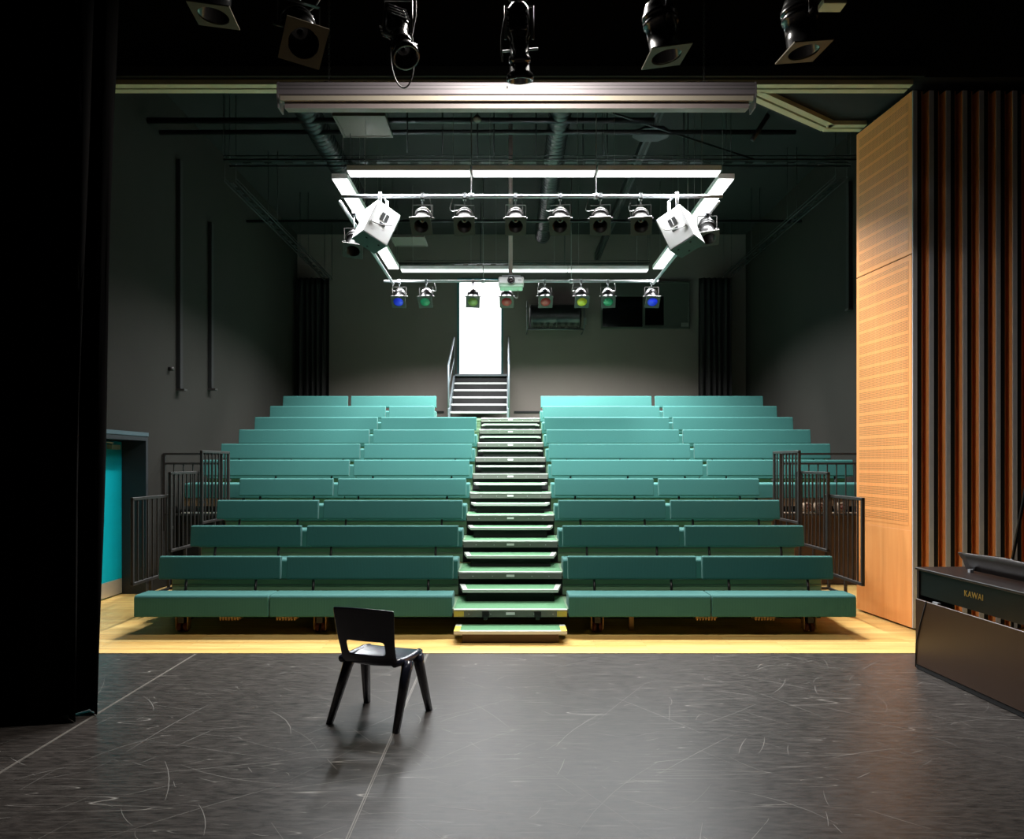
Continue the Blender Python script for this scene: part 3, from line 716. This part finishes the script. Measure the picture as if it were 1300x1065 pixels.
rl = ['par can with bright blue gel at the left end of the rear bar', 'par can with green gel beside the left blue one on the rear bar', 'par can with olive yellow gel silhouetted before the bright doorway', 'par can with dark red gel half hidden below the projector', 'par can with dark red gel in front of the black drum unit', 'par can with yellow gel near the right end of the drum unit', 'par can with green gel in front of the booth window', 'par can with bright blue gel at the right end of the rear bar']
for k, (x, g, c, w) in enumerate(rear):
    pv = Vector(((x-VX)*13.78/F, BY1, 4.82))
    parcan(pv, (random.uniform(-.06, .06), -.68, -.73), rl[k], g, random.uniform(-.05, .05), HB, 'blacksteel', cab=[-.7, 1, 0, 0, -.7, -.9, .8, 0][k])
# lamps on side bars behind loudspeakers
parcan((-2.05, 9.92, 4.66), (.0, -.5, -.85), 'par can half hidden under the left loudspeaker', None, .2, HB-.055, 'blacksteel', cab=0)
parcan((2.58, 9.92, 4.82), (.0, -.5, -.85), 'par can half hidden behind the right loudspeaker', None, -.2, HB-.055, 'blacksteel', cab=0)

# stage lamps at the top of the picture
SBY, SBH = 4.62, 4.86
t = thing('lighting_bar', 'black lighting bar above the stage just over the top lamps', 'lighting bar', (0, SBY, SBH))
MB().tube([(-3.2, SBY, SBH), (3.2, SBY, SBH)], .024, 12).build('pipe', 'blacksteel', t)
m = MB()
for xx in (-2.6, 0, 2.6): m.tube([(xx, SBY, SBH), (xx, SBY, CZ)], .008, 8)
m.each('hanger_rod', 'blacksteel', t)
G2 = 'lamps over the stage'
def top(x, y, d, lab, roll, cab):
    p = px(x, y, SBY); parcan(p, d, lab, None, roll, SBH, 'gloss', cab=cab, group=G2, bary=SBY, fs=.125)
top(274, -16, (-.08, .0, -1), 'black par can mostly cut off at the top left of the stage', .1, .7)
top(380, 38, (.30, -.55, -.78), 'black par can with a tilted square frame left of the profile spot', .05, .8)
top(840, 36, (.17, .015, -.98), 'black par can pointing down with its frame skewed, right of centre', .0, -.8)
top(1016, 30, (.13, .015, -.99), 'black par can pointing down at the upper right of the stage', .0, -.9)
def profile(x, y, d, lab, mode):
    p = px(x, y, SBY); MR = frameM(p, d, 0)
    t = thing('profile_spot', lab, 'stage light', p, G2)
    MB().lathe([(t_, r_*1.15) for t_, r_ in [(-.20, 0), (-.20, .035), (-.17, .055), (-.10, .062), (-.02, .062), (0, .05), (.10, .05), (.10, .058), (.13, .058), (.13, .05), (.18, .05), (.20, .072), (.235, .072), (.235, .06), (.15, .055), (.15, 0)]], MR, 22).build('barrel', 'gloss', t)
    m = MB(); m.lathe([(.16, 0), (.175, .03), (.165, .055)], MR, 18); m.build('lens', 'lens', t)
    m = MB(); m.box(-.055, .055, -.07, .07, -.16, -.03, MR); m.build('lamp_house', 'gloss', t, bevel=.012, seg=2)
    m = MB()
    for q in range(4): m.box(-.062, .062, -.078, -.07, -.15+q*.03, -.138+q*.03, MR); m.box(-.062, .062, .07, .078, -.15+q*.03, -.138+q*.03, MR)
    m.each('cooling_fin', 'gloss', t)
    m = MB()
    m.tube([MR @ Vector((.05, 0, .06)), MR @ Vector((.115, 0, .06))], .007, 6); m.tube([MR @ Vector((-.05, 0, .06)), MR @ Vector((-.115, 0, .06))], .007, 6)
    m.each('shutter_handle', 'alu', t)
    m = MB(); s_ = .085
    m.tube([p+Vector((-s_, 0, 0)), p+Vector((-s_, 0, .2)), p+Vector((s_, 0, .2)), p+Vector((s_, 0, 0))], .008, 8); m.build('yoke', 'railsteel', t)
    m = MB(); m.tube([p+Vector((0, 0, .2)), (p.x, SBY, SBH-.03)], .009, 8); m.box(p.x-.02, p.x+.02, SBY-.035, SBY+.035, SBH-.055, SBH-.026); m.box(p.x-.02, p.x+.02, SBY-.035, SBY-.026, SBH-.05, SBH+.03); m.build('hook_clamp', 'railsteel', t)
    m = MB()
    if mode == 0:
        m.tube(bez(px(496, 60, 4.6), px(494, 118, 4.55), px(526, 135, 4.55), px(526, 70, 4.62), 16)+[px(523, 45, 4.63), px(528, 20, 4.63), px(528, -8, 4.63)], .0045, 6)
    else:
        m.tube(bez(px(657, 4, 4.6), px(640, 12, 4.58), px(633, 40, 4.56), px(638, 78, 4.58), 16), .0055, 6)
        m.tube(bez(px(672, -5, 4.62), px(662, 10, 4.6), px(648, 8, 4.6), px(643, -6, 4.6), 10), .005, 6)
    m.each('power_cable', 'cable', t)
profile(505, 42, (.28, -.42, -.86), 'black profile spot with a looping cable hanging below its lens', 0)
profile(659, 50, (.03, .22, -.97), 'black profile spot pointing down at the centre top of the stage', 1)
t = thing('work_light', 'bright work light fitting hung over the front of the stage', 'light', (.1, 5.5, 5.42))
MB().box(-.55, .75, 5.37, 5.63, 5.44, 5.52).build('housing', 'blacksteel', t); MB().box(-.5, .7, 5.41, 5.59, 5.425, 5.44).build('diffuser', 'work', t)
area(.1, 5.5, 5.42, 1.2, .18, 145, 165, (1, .96, .9))
m = MB(); 
for xx in (-.4, .6): m.tube([(xx, 5.5, 5.52), (xx, 5.5, CZ)], .006, 6)
m.each('suspension_wire', 'cable', t)
p0 = px(1057, 9, 5.9)
tag(MB().box(p0.x-.09, p0.x+.09, 5.85, 5.97, p0.z, p0.z+.05).build('ceiling_bracket', 'track', bevel=.004, seg=1), 'small pale bracket plate at the top edge right of the last lamp', 'bracket')

# ------------------------------------------------------------------ projection screen case on chains
X0, X1, Y0 = -1.997, 2.106, 6.5
t = thing('screen_case', 'long pale projection screen case hanging across the top of the stage', 'projection screen', (0, Y0, 4.81))
MB().prism([(Y0, 4.925), (Y0, 5.02), (Y0+.02, 5.035), (Y0+.16, 5.035), (Y0+.16, 4.90), (Y0+.03, 4.905)], X0, X1, 'x').build('casing', 'case', t, bevel=.003, seg=1)
MB().prism([(Y0-.008, 4.865), (Y0-.008, 4.905), (Y0+.03, 4.905), (Y0+.03, 4.865)], X0+.02, X1-.02, 'x').build('front_lip', 'caselip', t)
MB().prism([(Y0+.02, 4.81), (Y0+.02, 4.865), (Y0+.13, 4.865), (Y0+.13, 4.825)], X0+.05, X1-.05, 'x').build('bottom_bar', mat('bottom_bar_mauve', (132, 120, 118), .5), t)
m = MB(); m.box(X0+.0, X1, Y0-.002, Y0, 4.965, 4.97); m.box(X0, X1, Y0-.002, Y0, 4.998, 5.001); m.build('groove', 'fascia', t)
for xx in (X0, X1):
    MB().prism([(Y0-.004, 4.92), (Y0-.004, 5.02), (Y0+.02, 5.04), (Y0+.165, 5.04), (Y0+.165, 4.82), (Y0+.03, 4.82)], xx-.012 if xx < 0 else xx, xx if xx < 0 else xx+.012, 'x').build('end_cap', 'case', t)
MB().box(-.035, -.020, Y0-.006, Y0, 4.975, 4.99).build('status_lamp', 'blacksteel', t)
for (xp, nm) in ((415.5, 'left'), (896, 'right')):
    xx = (xp-VX)*Y0/F; m = MB()
    for q in range(52):
        zc = 5.065+.031*q*.9; a = PI/2 if q % 2 else 0
        pts = [Vector((math.cos(a)*.009*math.cos(u), math.sin(a)*.009*math.cos(u), .017*math.sin(u)))+Vector((xx, Y0+.06, zc)) for u in [2*PI*w_/8 for w_ in range(9)]]
        m.tube(pts, .003, 5, cap=False)
    t2 = thing('suspension_chain', 'dark steel chain holding the %s end of the screen case' % nm, 'chain', (xx, Y0+.06, 5.035))
    m.build('chain_links', 'railsteel', t2); MB().box(xx-.035, xx+.035, Y0+.03, Y0+.09, 5.035, 5.048).build('anchor_plate', 'railsteel', t2)
    MB().box(xx-.006, xx+.006, Y0+.054, Y0+.066, 6.5, CZ).build('ceiling_rod', 'blacksteel', t2)

# ------------------------------------------------------------------ loudspeakers
def speaker(D, s, lab):
    yaw, p = math.radians(58), math.radians(25)
    fw = Vector((math.cos(p)*math.sin(yaw)*s, math.cos(p)*math.cos(yaw), -math.sin(p)))
    up = Vector((math.sin(p)*math.sin(yaw)*s, math.sin(p)*math.cos(yaw), math.cos(p)))
    wd = Vector((-math.cos(yaw)*s, math.sin(yaw), 0))
    MR = Matrix(((wd.x, fw.x, up.x, D[0]), (wd.y, fw.y, up.y, D[1]), (wd.z, fw.z, up.z, D[2]), (0, 0, 0, 1)))
    t = thing('loudspeaker', lab, 'loudspeaker', D, 'loudspeakers on the rig')
    w, d, h = .40, .34, .46
    MB().box(0, w, 0, d, .012, h, MR).build('cabinet', 'speaker', t, bevel=.008, seg=2)
    MB().box(.0, w, 0, d, .0, .012, MR).build('shaded_base', 'grille', t)  # pale box underside painted dark green: shade and the seats' reflection
    MB().box(.02, w-.02, d, d+.015, .02, h-.02, MR).build('grille', 'grille', t)
    MB().box(-.004, 0, .12, .22, .26, .36, MR).build('socket_recess', 'blackdeep', t)
    MB().box(-.007, -.004, .165, .175, .26, .36, MR).build('recess_bar', 'speaker', t)
    MB().box(-.004, 0, .14, .22, .19, .23, MR).build('socket_plate', 'blackdeep', t)
    m = MB()
    for q in ((.1, .1), (.1, .27), (.32, .2)): m.tube([MR @ Vector((q[0], q[1], -.008)), MR @ Vector((q[0], q[1], 0))], .014, 8)
    m.each('foot', 'blackdeep', t)
    m = MB()
    for (a, b) in ((.06, .06), (.32, .28)):
        P = MR @ Vector((a, b, h)); m.tube([P, (P.x, P.y, HB+.02 if P.z < HB else P.z+.05)], .020, 8); 
        m.tube([(P.x, P.y, HB), (P.x, BY0, HB)], .012, 8)
    m.build('mounting_bracket', 'alu', t)
    m = MB(); P = MR @ Vector((-.005, .05, .2)); Q = MR @ Vector((-.01, .3, .3)); m.tube(bez(P, P+Vector((-.1*s, -.05, -.03)), Q+Vector((0, -.05, -.08)), Q), .006, 6); m.build('signal_cable', 'cable', t)
speaker((-1.80, 9.22, 4.585), 1, 'pale box loudspeaker tilted down at the left end of the front bar')
speaker((2.25, 9.22, 4.53), -1, 'pale box loudspeaker tilted down at the right end of the front bar')

# ------------------------------------------------------------------ projector
PY = 11.4; pc = px(649, 360, PY)
t = thing('projector', 'white projector on a ceiling pole, lens facing the stage', 'projector', pc)
m = MB(); m.box(pc.x-.19, pc.x+.19, PY-.12, PY+.18, pc.z-.03, pc.z+.08); m.build('casing', 'speaker', t, bevel=.025, seg=3)
MB().box(pc.x-.175, pc.x+.175, PY-.10, PY+.17, pc.z-.075, pc.z-.028).build('lower_casing', mat('pale_green_casing', (160, 190, 168), .5), t, bevel=.015, seg=2)
MR = frameM((pc.x-.0, PY-.12, pc.z+.025), (0, -1, 0))
MB().lathe([(0, 0), (0, .058), (.03, .055), (.03, .045), (.01, .04), (.01, 0)], MR, 24).build('lens_ring', 'blacksteel', t)
MB().lathe([(.012, 0), (.016, .012), (.012, .038)], MR, 20).build('lens', mat('red_tinted_lens', (26, 10, 10), .1), t)
MB().box(pc.x+.10, pc.x+.15, PY-.123, PY-.12, pc.z+.02, pc.z+.03).build('badge', 'fascia', t)
m = MB(); m.tube([(pc.x-.01, PY, pc.z+.11), (pc.x-.01, PY, CZ)], .032, 14); m.build('ceiling_pole', mat('pole_mauve', (205, 190, 188), .5), t)
m = MB(); m.box(pc.x-.14, pc.x+.14, PY-.08, PY+.12, pc.z+.095, pc.z+.11)
for s_ in (-.13, .11): m.box(pc.x+s_, pc.x+s_+.02, PY-.07, PY-.05, pc.z+.07, pc.z+.10); m.box(pc.x+s_, pc.x+s_+.02, PY+.08, PY+.10, pc.z+.07, pc.z+.10)
m.build('mount', 'alu', t)
m = MB(); m.tube(bez((pc.x+.1, PY+.1, pc.z-.06), (pc.x+.12, PY+.1, pc.z-.25), (pc.x+.06, PY+.1, pc.z-.2), (pc.x+.03, PY+.1, pc.z-.16)), .006, 6); m.build('cable', 'cable', t)

# ------------------------------------------------------------------ ceiling services
def tray(p, q, w, lab):
    p = Vector(p); q = Vector(q); d = (q-p); L_ = d.length; d.normalize(); n = Vector((-d.y, d.x, 0))
    t = thing('cable_tray', lab, 'cable tray', (p+q)/2)
    m = MB()
    for s_ in (-1, 1):
        o_ = n*(s_*w/2); m.tube([p+o_, q+o_], .010, 6); m.tube([p+o_+Vector((0,0,.05)), q+o_+Vector((0,0,.05))], .006, 6)
    m.each('side_rail', 'duct', t)
    m = MB(); k = int(L_/.28)
    for j in range(k):
        a = p+d*(j*.28+.05); b = a+d*.17
        vs = [a-n*w*.14, a+n*w*.14, b+n*w*.14, b-n*w*.14]; vs = vs+[v+Vector((0,0,.006)) for v in vs]
        m.add(vs, [(0,3,2,1),(4,5,6,7),(0,1,5,4),(1,2,6,5),(2,3,7,6),(3,0,4,7)])
    m.each('tray_plate', 'duct', t)
    m = MB(); k = max(2, int(L_/1.6))
    for j in range(k+1):
        a = p+d*(L_*j/k)
        for s_ in (-1, 1): m.tube([a+n*s_*w/2, (a.x+n.x*s_*w/2, a.y+n.y*s_*w/2, CZ)], .005, 5)
    m.each('hanger_rod', 'duct', t)
tray((-3.8, 10.12, 5.77), (4.6, 10.12, 5.77), .22, 'slotted cable tray crossing the ceiling just behind the front lights')
tray((-2.3, 15.3, 5.77), (2.8, 15.3, 5.77), .22, 'slotted cable tray crossing the ceiling behind the rear lights')
tray((-4.0, 10.8, 5.77), (-4.0, 16.6, 5.77), .16, 'slotted cable tray running back along the left wall')
tray((4.68, 10.7, 5.77), (4.68, 16.3, 5.77), .16, 'slotted cable tray running back along the right wall')
def duct(x, z, y0, y1, r, lab):
    t = thing('ventilation_duct', lab, 'duct', (x, y0, z)); MR = frameM((x, y0, z), (0, 1, 0)); prof = [(0, 0)]
    n = int((y1-y0)/.12)
    for k in range(n): prof += [(k*.12, r), (k*.12+.10, r), (k*.12+.105, r+.003), (k*.12+.115, r+.003)]
    prof += [(y1-y0, r), (y1-y0, 0)]
    MB().lathe(prof, MR, 24).build('duct_tube', 'duct', t)
    m = MB()
    for yy in (y0+.8, y1-.8): m.lathe([(-.02, r+.007), (-.02, r+.016), (.02, r+.016), (.02, r+.007)], frameM((x, yy, z), (0, 1, 0)), 24); m.tube([(x, yy, z+r), (x, yy, CZ)], .006, 6)
    m.each('strap', 'railsteel', t)
duct(-2.68, 6.4, 8.3, 13.5, .16, 'dark round ventilation duct running back at the ceiling, left one')
duct(.66, 6.4, 8.3, 15.5, .15, 'grey round ventilation duct running back near the ceiling centre')
def cpanel(x, y, lab):
    t = thing('ceiling_panel', lab, 'ceiling panel', (x, y, 6.1), 'square panels at the ceiling')
    MB().box(x-.30, x+.30, y, y+.58, 6.112, 6.15).build('panel', 'panelwhite', t)
    m = MB(); m.box(x-.33, x+.33, y-.03, y, 6.10, 6.15); m.box(x-.33, x+.33, y+.58, y+.61, 6.10, 6.15); m.box(x-.33, x-.30, y, y+.58, 6.10, 6.15); m.box(x+.30, x+.33, y, y+.58, 6.10, 6.15); m.build('frame', 'panelwhite', t)
    m = MB()
    for a in (-.28, .28):
        for b in (.04, .54): m.tube([(x+a, y+b, 6.15), (x+a, y+b, CZ)], .004, 5)
    m.each('wire', 'cable', t)
cpanel(-1.90, 9.5, 'pale square ceiling panel hanging above the left front light')
cpanel(-1.99, 14.58, 'pale square ceiling panel far back, seen below the front bar lamps')
t = thing('ceiling_beam', 'grey steel channel beam running back at the ceiling right of centre', 'beam', (1.97, 8.3, 6.38))
MB().box(1.91, 2.03, 8.3, 17.2, 6.38, 6.50).build('beam', 'duct', t); MB().box(1.945, 1.995, 8.3, 17.2, 6.374, 6.38).build('slot_line', 'blackdeep', t)
MB().prism([(1.72, 10.5), (1.85, 10.36), (2.1, 10.36), (2.22, 10.5), (2.22, 10.66), (2.1, 10.8), (1.85, 10.8), (1.72, 10.66)], 6.34, 6.373, 'z').build('junction_plate', 'duct', t)
def cond(pts, r, lab, name='ceiling_conduit', m_='duct'):
    return tag(MB().tube(pts, r, 8).build(name, m_), lab, 'conduit')
cond([(-4.8, 10.0, 6.28), (1.9, 10.0, 6.28)], .04, 'thick conduit crossing the ceiling beside the square panel')
cond([(-4.8, 10.35, 6.28), (3.9, 10.35, 6.28)], .035, 'second conduit crossing the ceiling just behind the thick one')
cond([(-4.85, 13.9, 6.2), (5.35, 13.9, 6.2)], .03, 'thin conduit crossing the ceiling over the rear of the seating')
cond([(.2, 9.1, 6.3), (3.6, 11.2, 6.25)], .015, 'thin diagonal brace wire under the ceiling')
t = thing('emergency_fitting', 'small round fitting hanging under the ceiling left of the projector pole', 'ceiling fitting', (-.41, 9.3, 5.95))
MB().lathe([(0, 0), (0, .05), (.03, .055), (.06, .03), (.06, 0)], frameM((-.41, 9.3, 5.96), (0, 0, 1)), 16).build('body', 'panelwhite', t)
MB().tube([(-.41, 9.3, 6.02), (-.41, 9.3, CZ)], .01, 8).build('stem', 'blacksteel', t)
t = thing('wall_bracket_lamp', 'slim dark fitting hanging under the ceiling near the diagonal track', 'ceiling fitting', (2.5, 9.0, 5.9))
pA, pB = px(955, 178, 9.2), px(975, 146, 9.2); MB().tube([pA, pB], .03, 10).build('bar', 'duct', t); MB().tube([pB, (pB.x, pB.y, CZ)], .006, 6).each('wire', 'cable', t)
for k, xx in enumerate([-1.35, -.9, -.22, .35, 1.0, 1.35, 2.45]):
    cond([(xx, 9.9+.13*k, 5.82), (xx, 9.9+.13*k, CZ)], .009, 'thin vertical hanger rod under the ceiling, %s from the left' % ordn[k], 'ceiling_hanger', 'duct')

# ------------------------------------------------------------------ chair on the stage
CX, CY, CA = -.895, 5.2125, math.radians(-20.4)
t = thing('plastic_chair', 'dark blue one-piece plastic chair standing alone on the black stage floor', 'chair', (CX, CY, .003))
t.rotation_euler = (0, 0, CA)
def chair():
    WL[t.name] = Vector((0, 0, 0))
    # shell as grid along profile
    prof = [(.225, .405), (.215, .43), (.17, .440), (.08, .436), (-.02, .426), (-.10, .416), (-.155, .408), (-.192, .425), (-.214, .482), (-.226, .525), (-.240, .570), (-.254, .64), (-.266, .71), (-.277, .785), (-.281, .80)]
    hw = [.20, .22, .226, .23, .23, .224, .217, .212, .21, .212, .216, .222, .229, .232, .228]
    XS = .014
    nu = 12; m = MB(); vs = []
    for j, (y, z) in enumerate(prof):
        for k in range(nu+1):
            u = -1+2*k/nu; x = hw[j]*u+XS*min(1, j/8)
            bow = .028*(u*u) if j >= 7 else 0
            dish = -.014*(1-u*u) if 2 <= j <= 6 else 0
            zz = z+dish; 
            if j >= 13: zz -= .010*u*u
            vs.append(Vector((x, y+bow+(.0), zz)))
    fs = []
    for j in range(len(prof)-1):
        for k in range(nu):
            if j in (8, 9) and 2 <= k <= nu-3: continue
            fs.append((j*(nu+1)+k, j*(nu+1)+k+1, (j+1)*(nu+1)+k+1, (j+1)*(nu+1)+k))
    seatf = [f for f in fs]
    m.add(vs, fs, True)
    o = m.build('seat_shell', 'plastic', t)
    so = o.modifiers.new('s', 'SOLIDIFY'); so.thickness = .013; so.offset = 0
    sb = o.modifiers.new('ss', 'SUBSURF'); sb.levels = 2; sb.render_levels = 2
    for (sx, sy, tx, ty, tz) in ((-1, -1, .208, -.05, .415), (1, -1, .238, -.05, .415), (-1, 1, .205, .13, .415), (1, 1, .215, .13, .415)):
        p = Vector((sx*tx, ty, tz)); q = Vector((sx*.252, sy*.24, 0))
        d = (q-p).normalized(); a = Vector((sx, 0, 0)); a = (a-d*a.dot(d)).normalized(); b = d.cross(a)
        m = MB(); vs = []
        st = [(0, .038, .036), (.15, .031, .031), (1, .021, .023)]
        prof2 = [(-1, -.6), (-.6, -1), (.6, -1), (1, -.6), (1, .6), (.6, 1), (-.6, 1), (-1, .6)]
        for (s_, wa, wb) in st:
            c = p+(q-p)*s_
            for (u, v) in prof2:
                P = c+a*u*wa+b*v*wb
                if s_ == 1: P.z = 0
                vs.append(P)
        fs = [list(range(8))[::-1], list(range(16, 24))]+[(r_*8+k, r_*8+(k+1) % 8, (r_+1)*8+(k+1) % 8, (r_+1)*8+k) for r_ in range(2) for k in range(8)]
        m.add(vs, fs, True); m.build('leg', 'plastic', t)
    for s_ in (-1, 1):
        m = MB(); m.tube([(s_*.20, -.17, .425), (s_*.213, -.07, .42), (s_*.215, .03, .42), (s_*.212, .13, .425), (s_*.20, .19, .42)], .026, 10); m.build('side_rib', 'plastic', t)
    m = MB(); m.tube([(-.18, .195, .418), (.18, .195, .418)], .014, 8); m.build('front_rib', 'plastic', t)
chair()

# ------------------------------------------------------------------ piano
PX = 3.46; P0, P1 = 5.02, 6.44
t = thing('digital_piano', 'dark rosewood upright digital piano seen from behind at the right edge', 'piano', (3.7, 5.7, .003))
sk = Matrix.Translation((3.46, 6.44, 0)) @ Matrix.Rotation(math.radians(2.6), 4, 'Z') @ Matrix.Translation((-3.46, -6.44, 0))
MB().box(PX-.01, PX+.50, P0-.02, P1+.01, .845, .866, sk).build('top', 'piano', t, bevel=.004, seg=2)
MB().box(PX+.012, PX+.03, P0+.02, P1-.03, .635, .845, sk).build('back_panel', 'pianoblk', t)
MB().box(PX+.03, PX+.46, P0+.03, P1-.03, .64, .80, sk).build('key_bed', 'pianoblk', t)
for (a, b) in ((P0, P0+.03), (P1-.03, P1)):
    MB().box(PX, PX+.30, a, b, .03, .845, sk).build('side_panel', 'piano', t, bevel=.003, seg=1)
MB().box(PX-.012, PX+.008, P0+.005, P1-.002, .045, .60, sk).build('lower_panel', mat('lower_panel_satin', (56, 36, 22), .35, noise=.15, nscale=3), t, bevel=.003, seg=1)
MB().box(PX-.005, PX+.40, P0, P1, .008, .045, sk).build('base_rail', 'blackdeep', t)
m = MB()
for (a, b) in ((PX+.02, P1-.02), (PX+.36, P1-.03), (PX+.02, P0+.03), (PX+.36, P0+.03)): m.tube([sk @ Vector((a, b, .004)), sk @ Vector((a, b, .02))], .025, 12)
m.each('foot', 'blackdeep', t)
m = MB(); m.box(PX-.013, PX-.011, P0+.01, P1, .862, .8665, sk); m.build('pale_edge', 'alu', t)
m = MB(); m.box(PX+.0, PX+.03, 6.15, 6.22, .597, .612, sk); m.build('catch', 'alu', t)
m = MB(); m.tube([sk @ Vector((PX-.016, 6.28, .60)), sk @ Vector((PX-.017, 6.36, .4)), sk @ Vector((PX-.018, 6.42, .22)), sk @ Vector((PX-.016, 6.43, .02))], .004, 6); m.build('mains_cable', 'blackdeep', t)
# music rest: curved plate leaning on the top
m = MB(); vs = []; nn = 14
for k in range(nn+1):
    u = k/nn; yy = 6.20-1.0*u; ztop = 1.035-.02*abs(u-.5)*2
    if k == 0: yb_, zt = 6.20, .89
    for (q, zz) in ((0, .882), (.5, .96), (1, ztop)):
        lean = -.05*q
        yy2 = yy+(.035*q*q if k == 0 else 0)-(.035*q*q if k == nn else 0)
        vs.append(sk @ Vector((PX+.28+lean-.06*math.sin(PI*u)*0, yy2, zz)))
fs = [(k*3+r_, k*3+r_+1, (k+1)*3+r_+1, (k+1)*3+r_) for k in range(nn) for r_ in range(2)]
m.add(vs, fs, True); o = m.build('music_rest', 'piano', t); so = o.modifiers.new('s', 'SOLIDIFY'); so.thickness = .016; so.offset = 0
m = MB(); m.box(PX+.24, PX+.27, 6.10, 6.13, .866, .89, sk); m.box(PX+.24, PX+.27, 5.35, 5.38, .866, .89, sk); m.each('rest_clip', 'alu', t)
cu = bpy.data.curves.new('lettering', 'FONT'); cu.body = 'KAWAI'; cu.size = .066; cu.extrude = .0008; cu.space_character = 1.05
tmp = bpy.data.objects.new('tmp_text', cu); COL.objects.link(tmp)
bpy.context.view_layer.update()
me = bpy.data.meshes.new_from_object(tmp.evaluated_get(bpy.context.evaluated_depsgraph_get()))
COL.objects.unlink(tmp); bpy.data.objects.remove(tmp)
lo = bpy.data.objects.new('lettering', me); COL.objects.link(lo); me.materials.clear(); me.materials.append(M['gold'])
lo.parent = t; w_ = max(v.co.x for v in me.vertices)
for v in me.vertices:
    p = Vector((PX+.010-v.co.z, 5.83-v.co.x, .728+v.co.y)); v.co = (sk @ p)-WL[t.name]
# leaning stand behind the piano
t = thing('music_stand', 'black stand with slanting pole behind the piano at the right edge', 'stand', (4.62, 6.75, .0))
m = MB(); b0 = Vector((4.36, 6.6, .75)); 
m.tube([px(1285, 712, 6.6), px(1304, 610, 6.6), px(1312, 560, 6.6)], .013, 8); m.build('boom_pole', 'blacksteel', t)
q0 = px(1285, 712, 6.6); m = MB(); m.tube([(q0.x, 6.6, .05), (q0.x, 6.6, q0.z+.02)], .014, 8); m.build('upright', 'blacksteel', t)
for a in (0.3, 2.4, 4.5):
    m = MB(); m.tube([(q0.x, 6.6, .25), (q0.x+.27*math.cos(a), 6.6+.27*math.sin(a), .012)], .010, 8); m.build('leg', 'blacksteel', t)

# ------------------------------------------------------------------ camera, world
cd = bpy.data.cameras.new('camera'); cam = bpy.data.objects.new('camera', cd); COL.objects.link(cam)
cam.location = (0, 0, CH); cam.rotation_euler = (PI/2, 0, 0)
cd.sensor_width = 36; cd.sensor_fit = 'HORIZONTAL'; cd.lens = 36*F/1300
cd.shift_x = (650-VX)/1300; cd.shift_y = (VY-532.5)/1300; cd.clip_start = .05; cd.clip_end = 100
SC.camera = cam
wd = bpy.data.worlds.new('world'); SC.world = wd; wd.use_nodes = True
wd.node_tree.nodes['Background'].inputs['Color'].default_value = (0, 0, 0, 1); wd.node_tree.nodes['Background'].inputs['Strength'].default_value = 0
vs_ = SC.view_settings; vs_.view_transform = 'Standard'; vs_.look = 'None'; vs_.exposure = 0; vs_.gamma = 1; vs_.use_curve_mapping = False
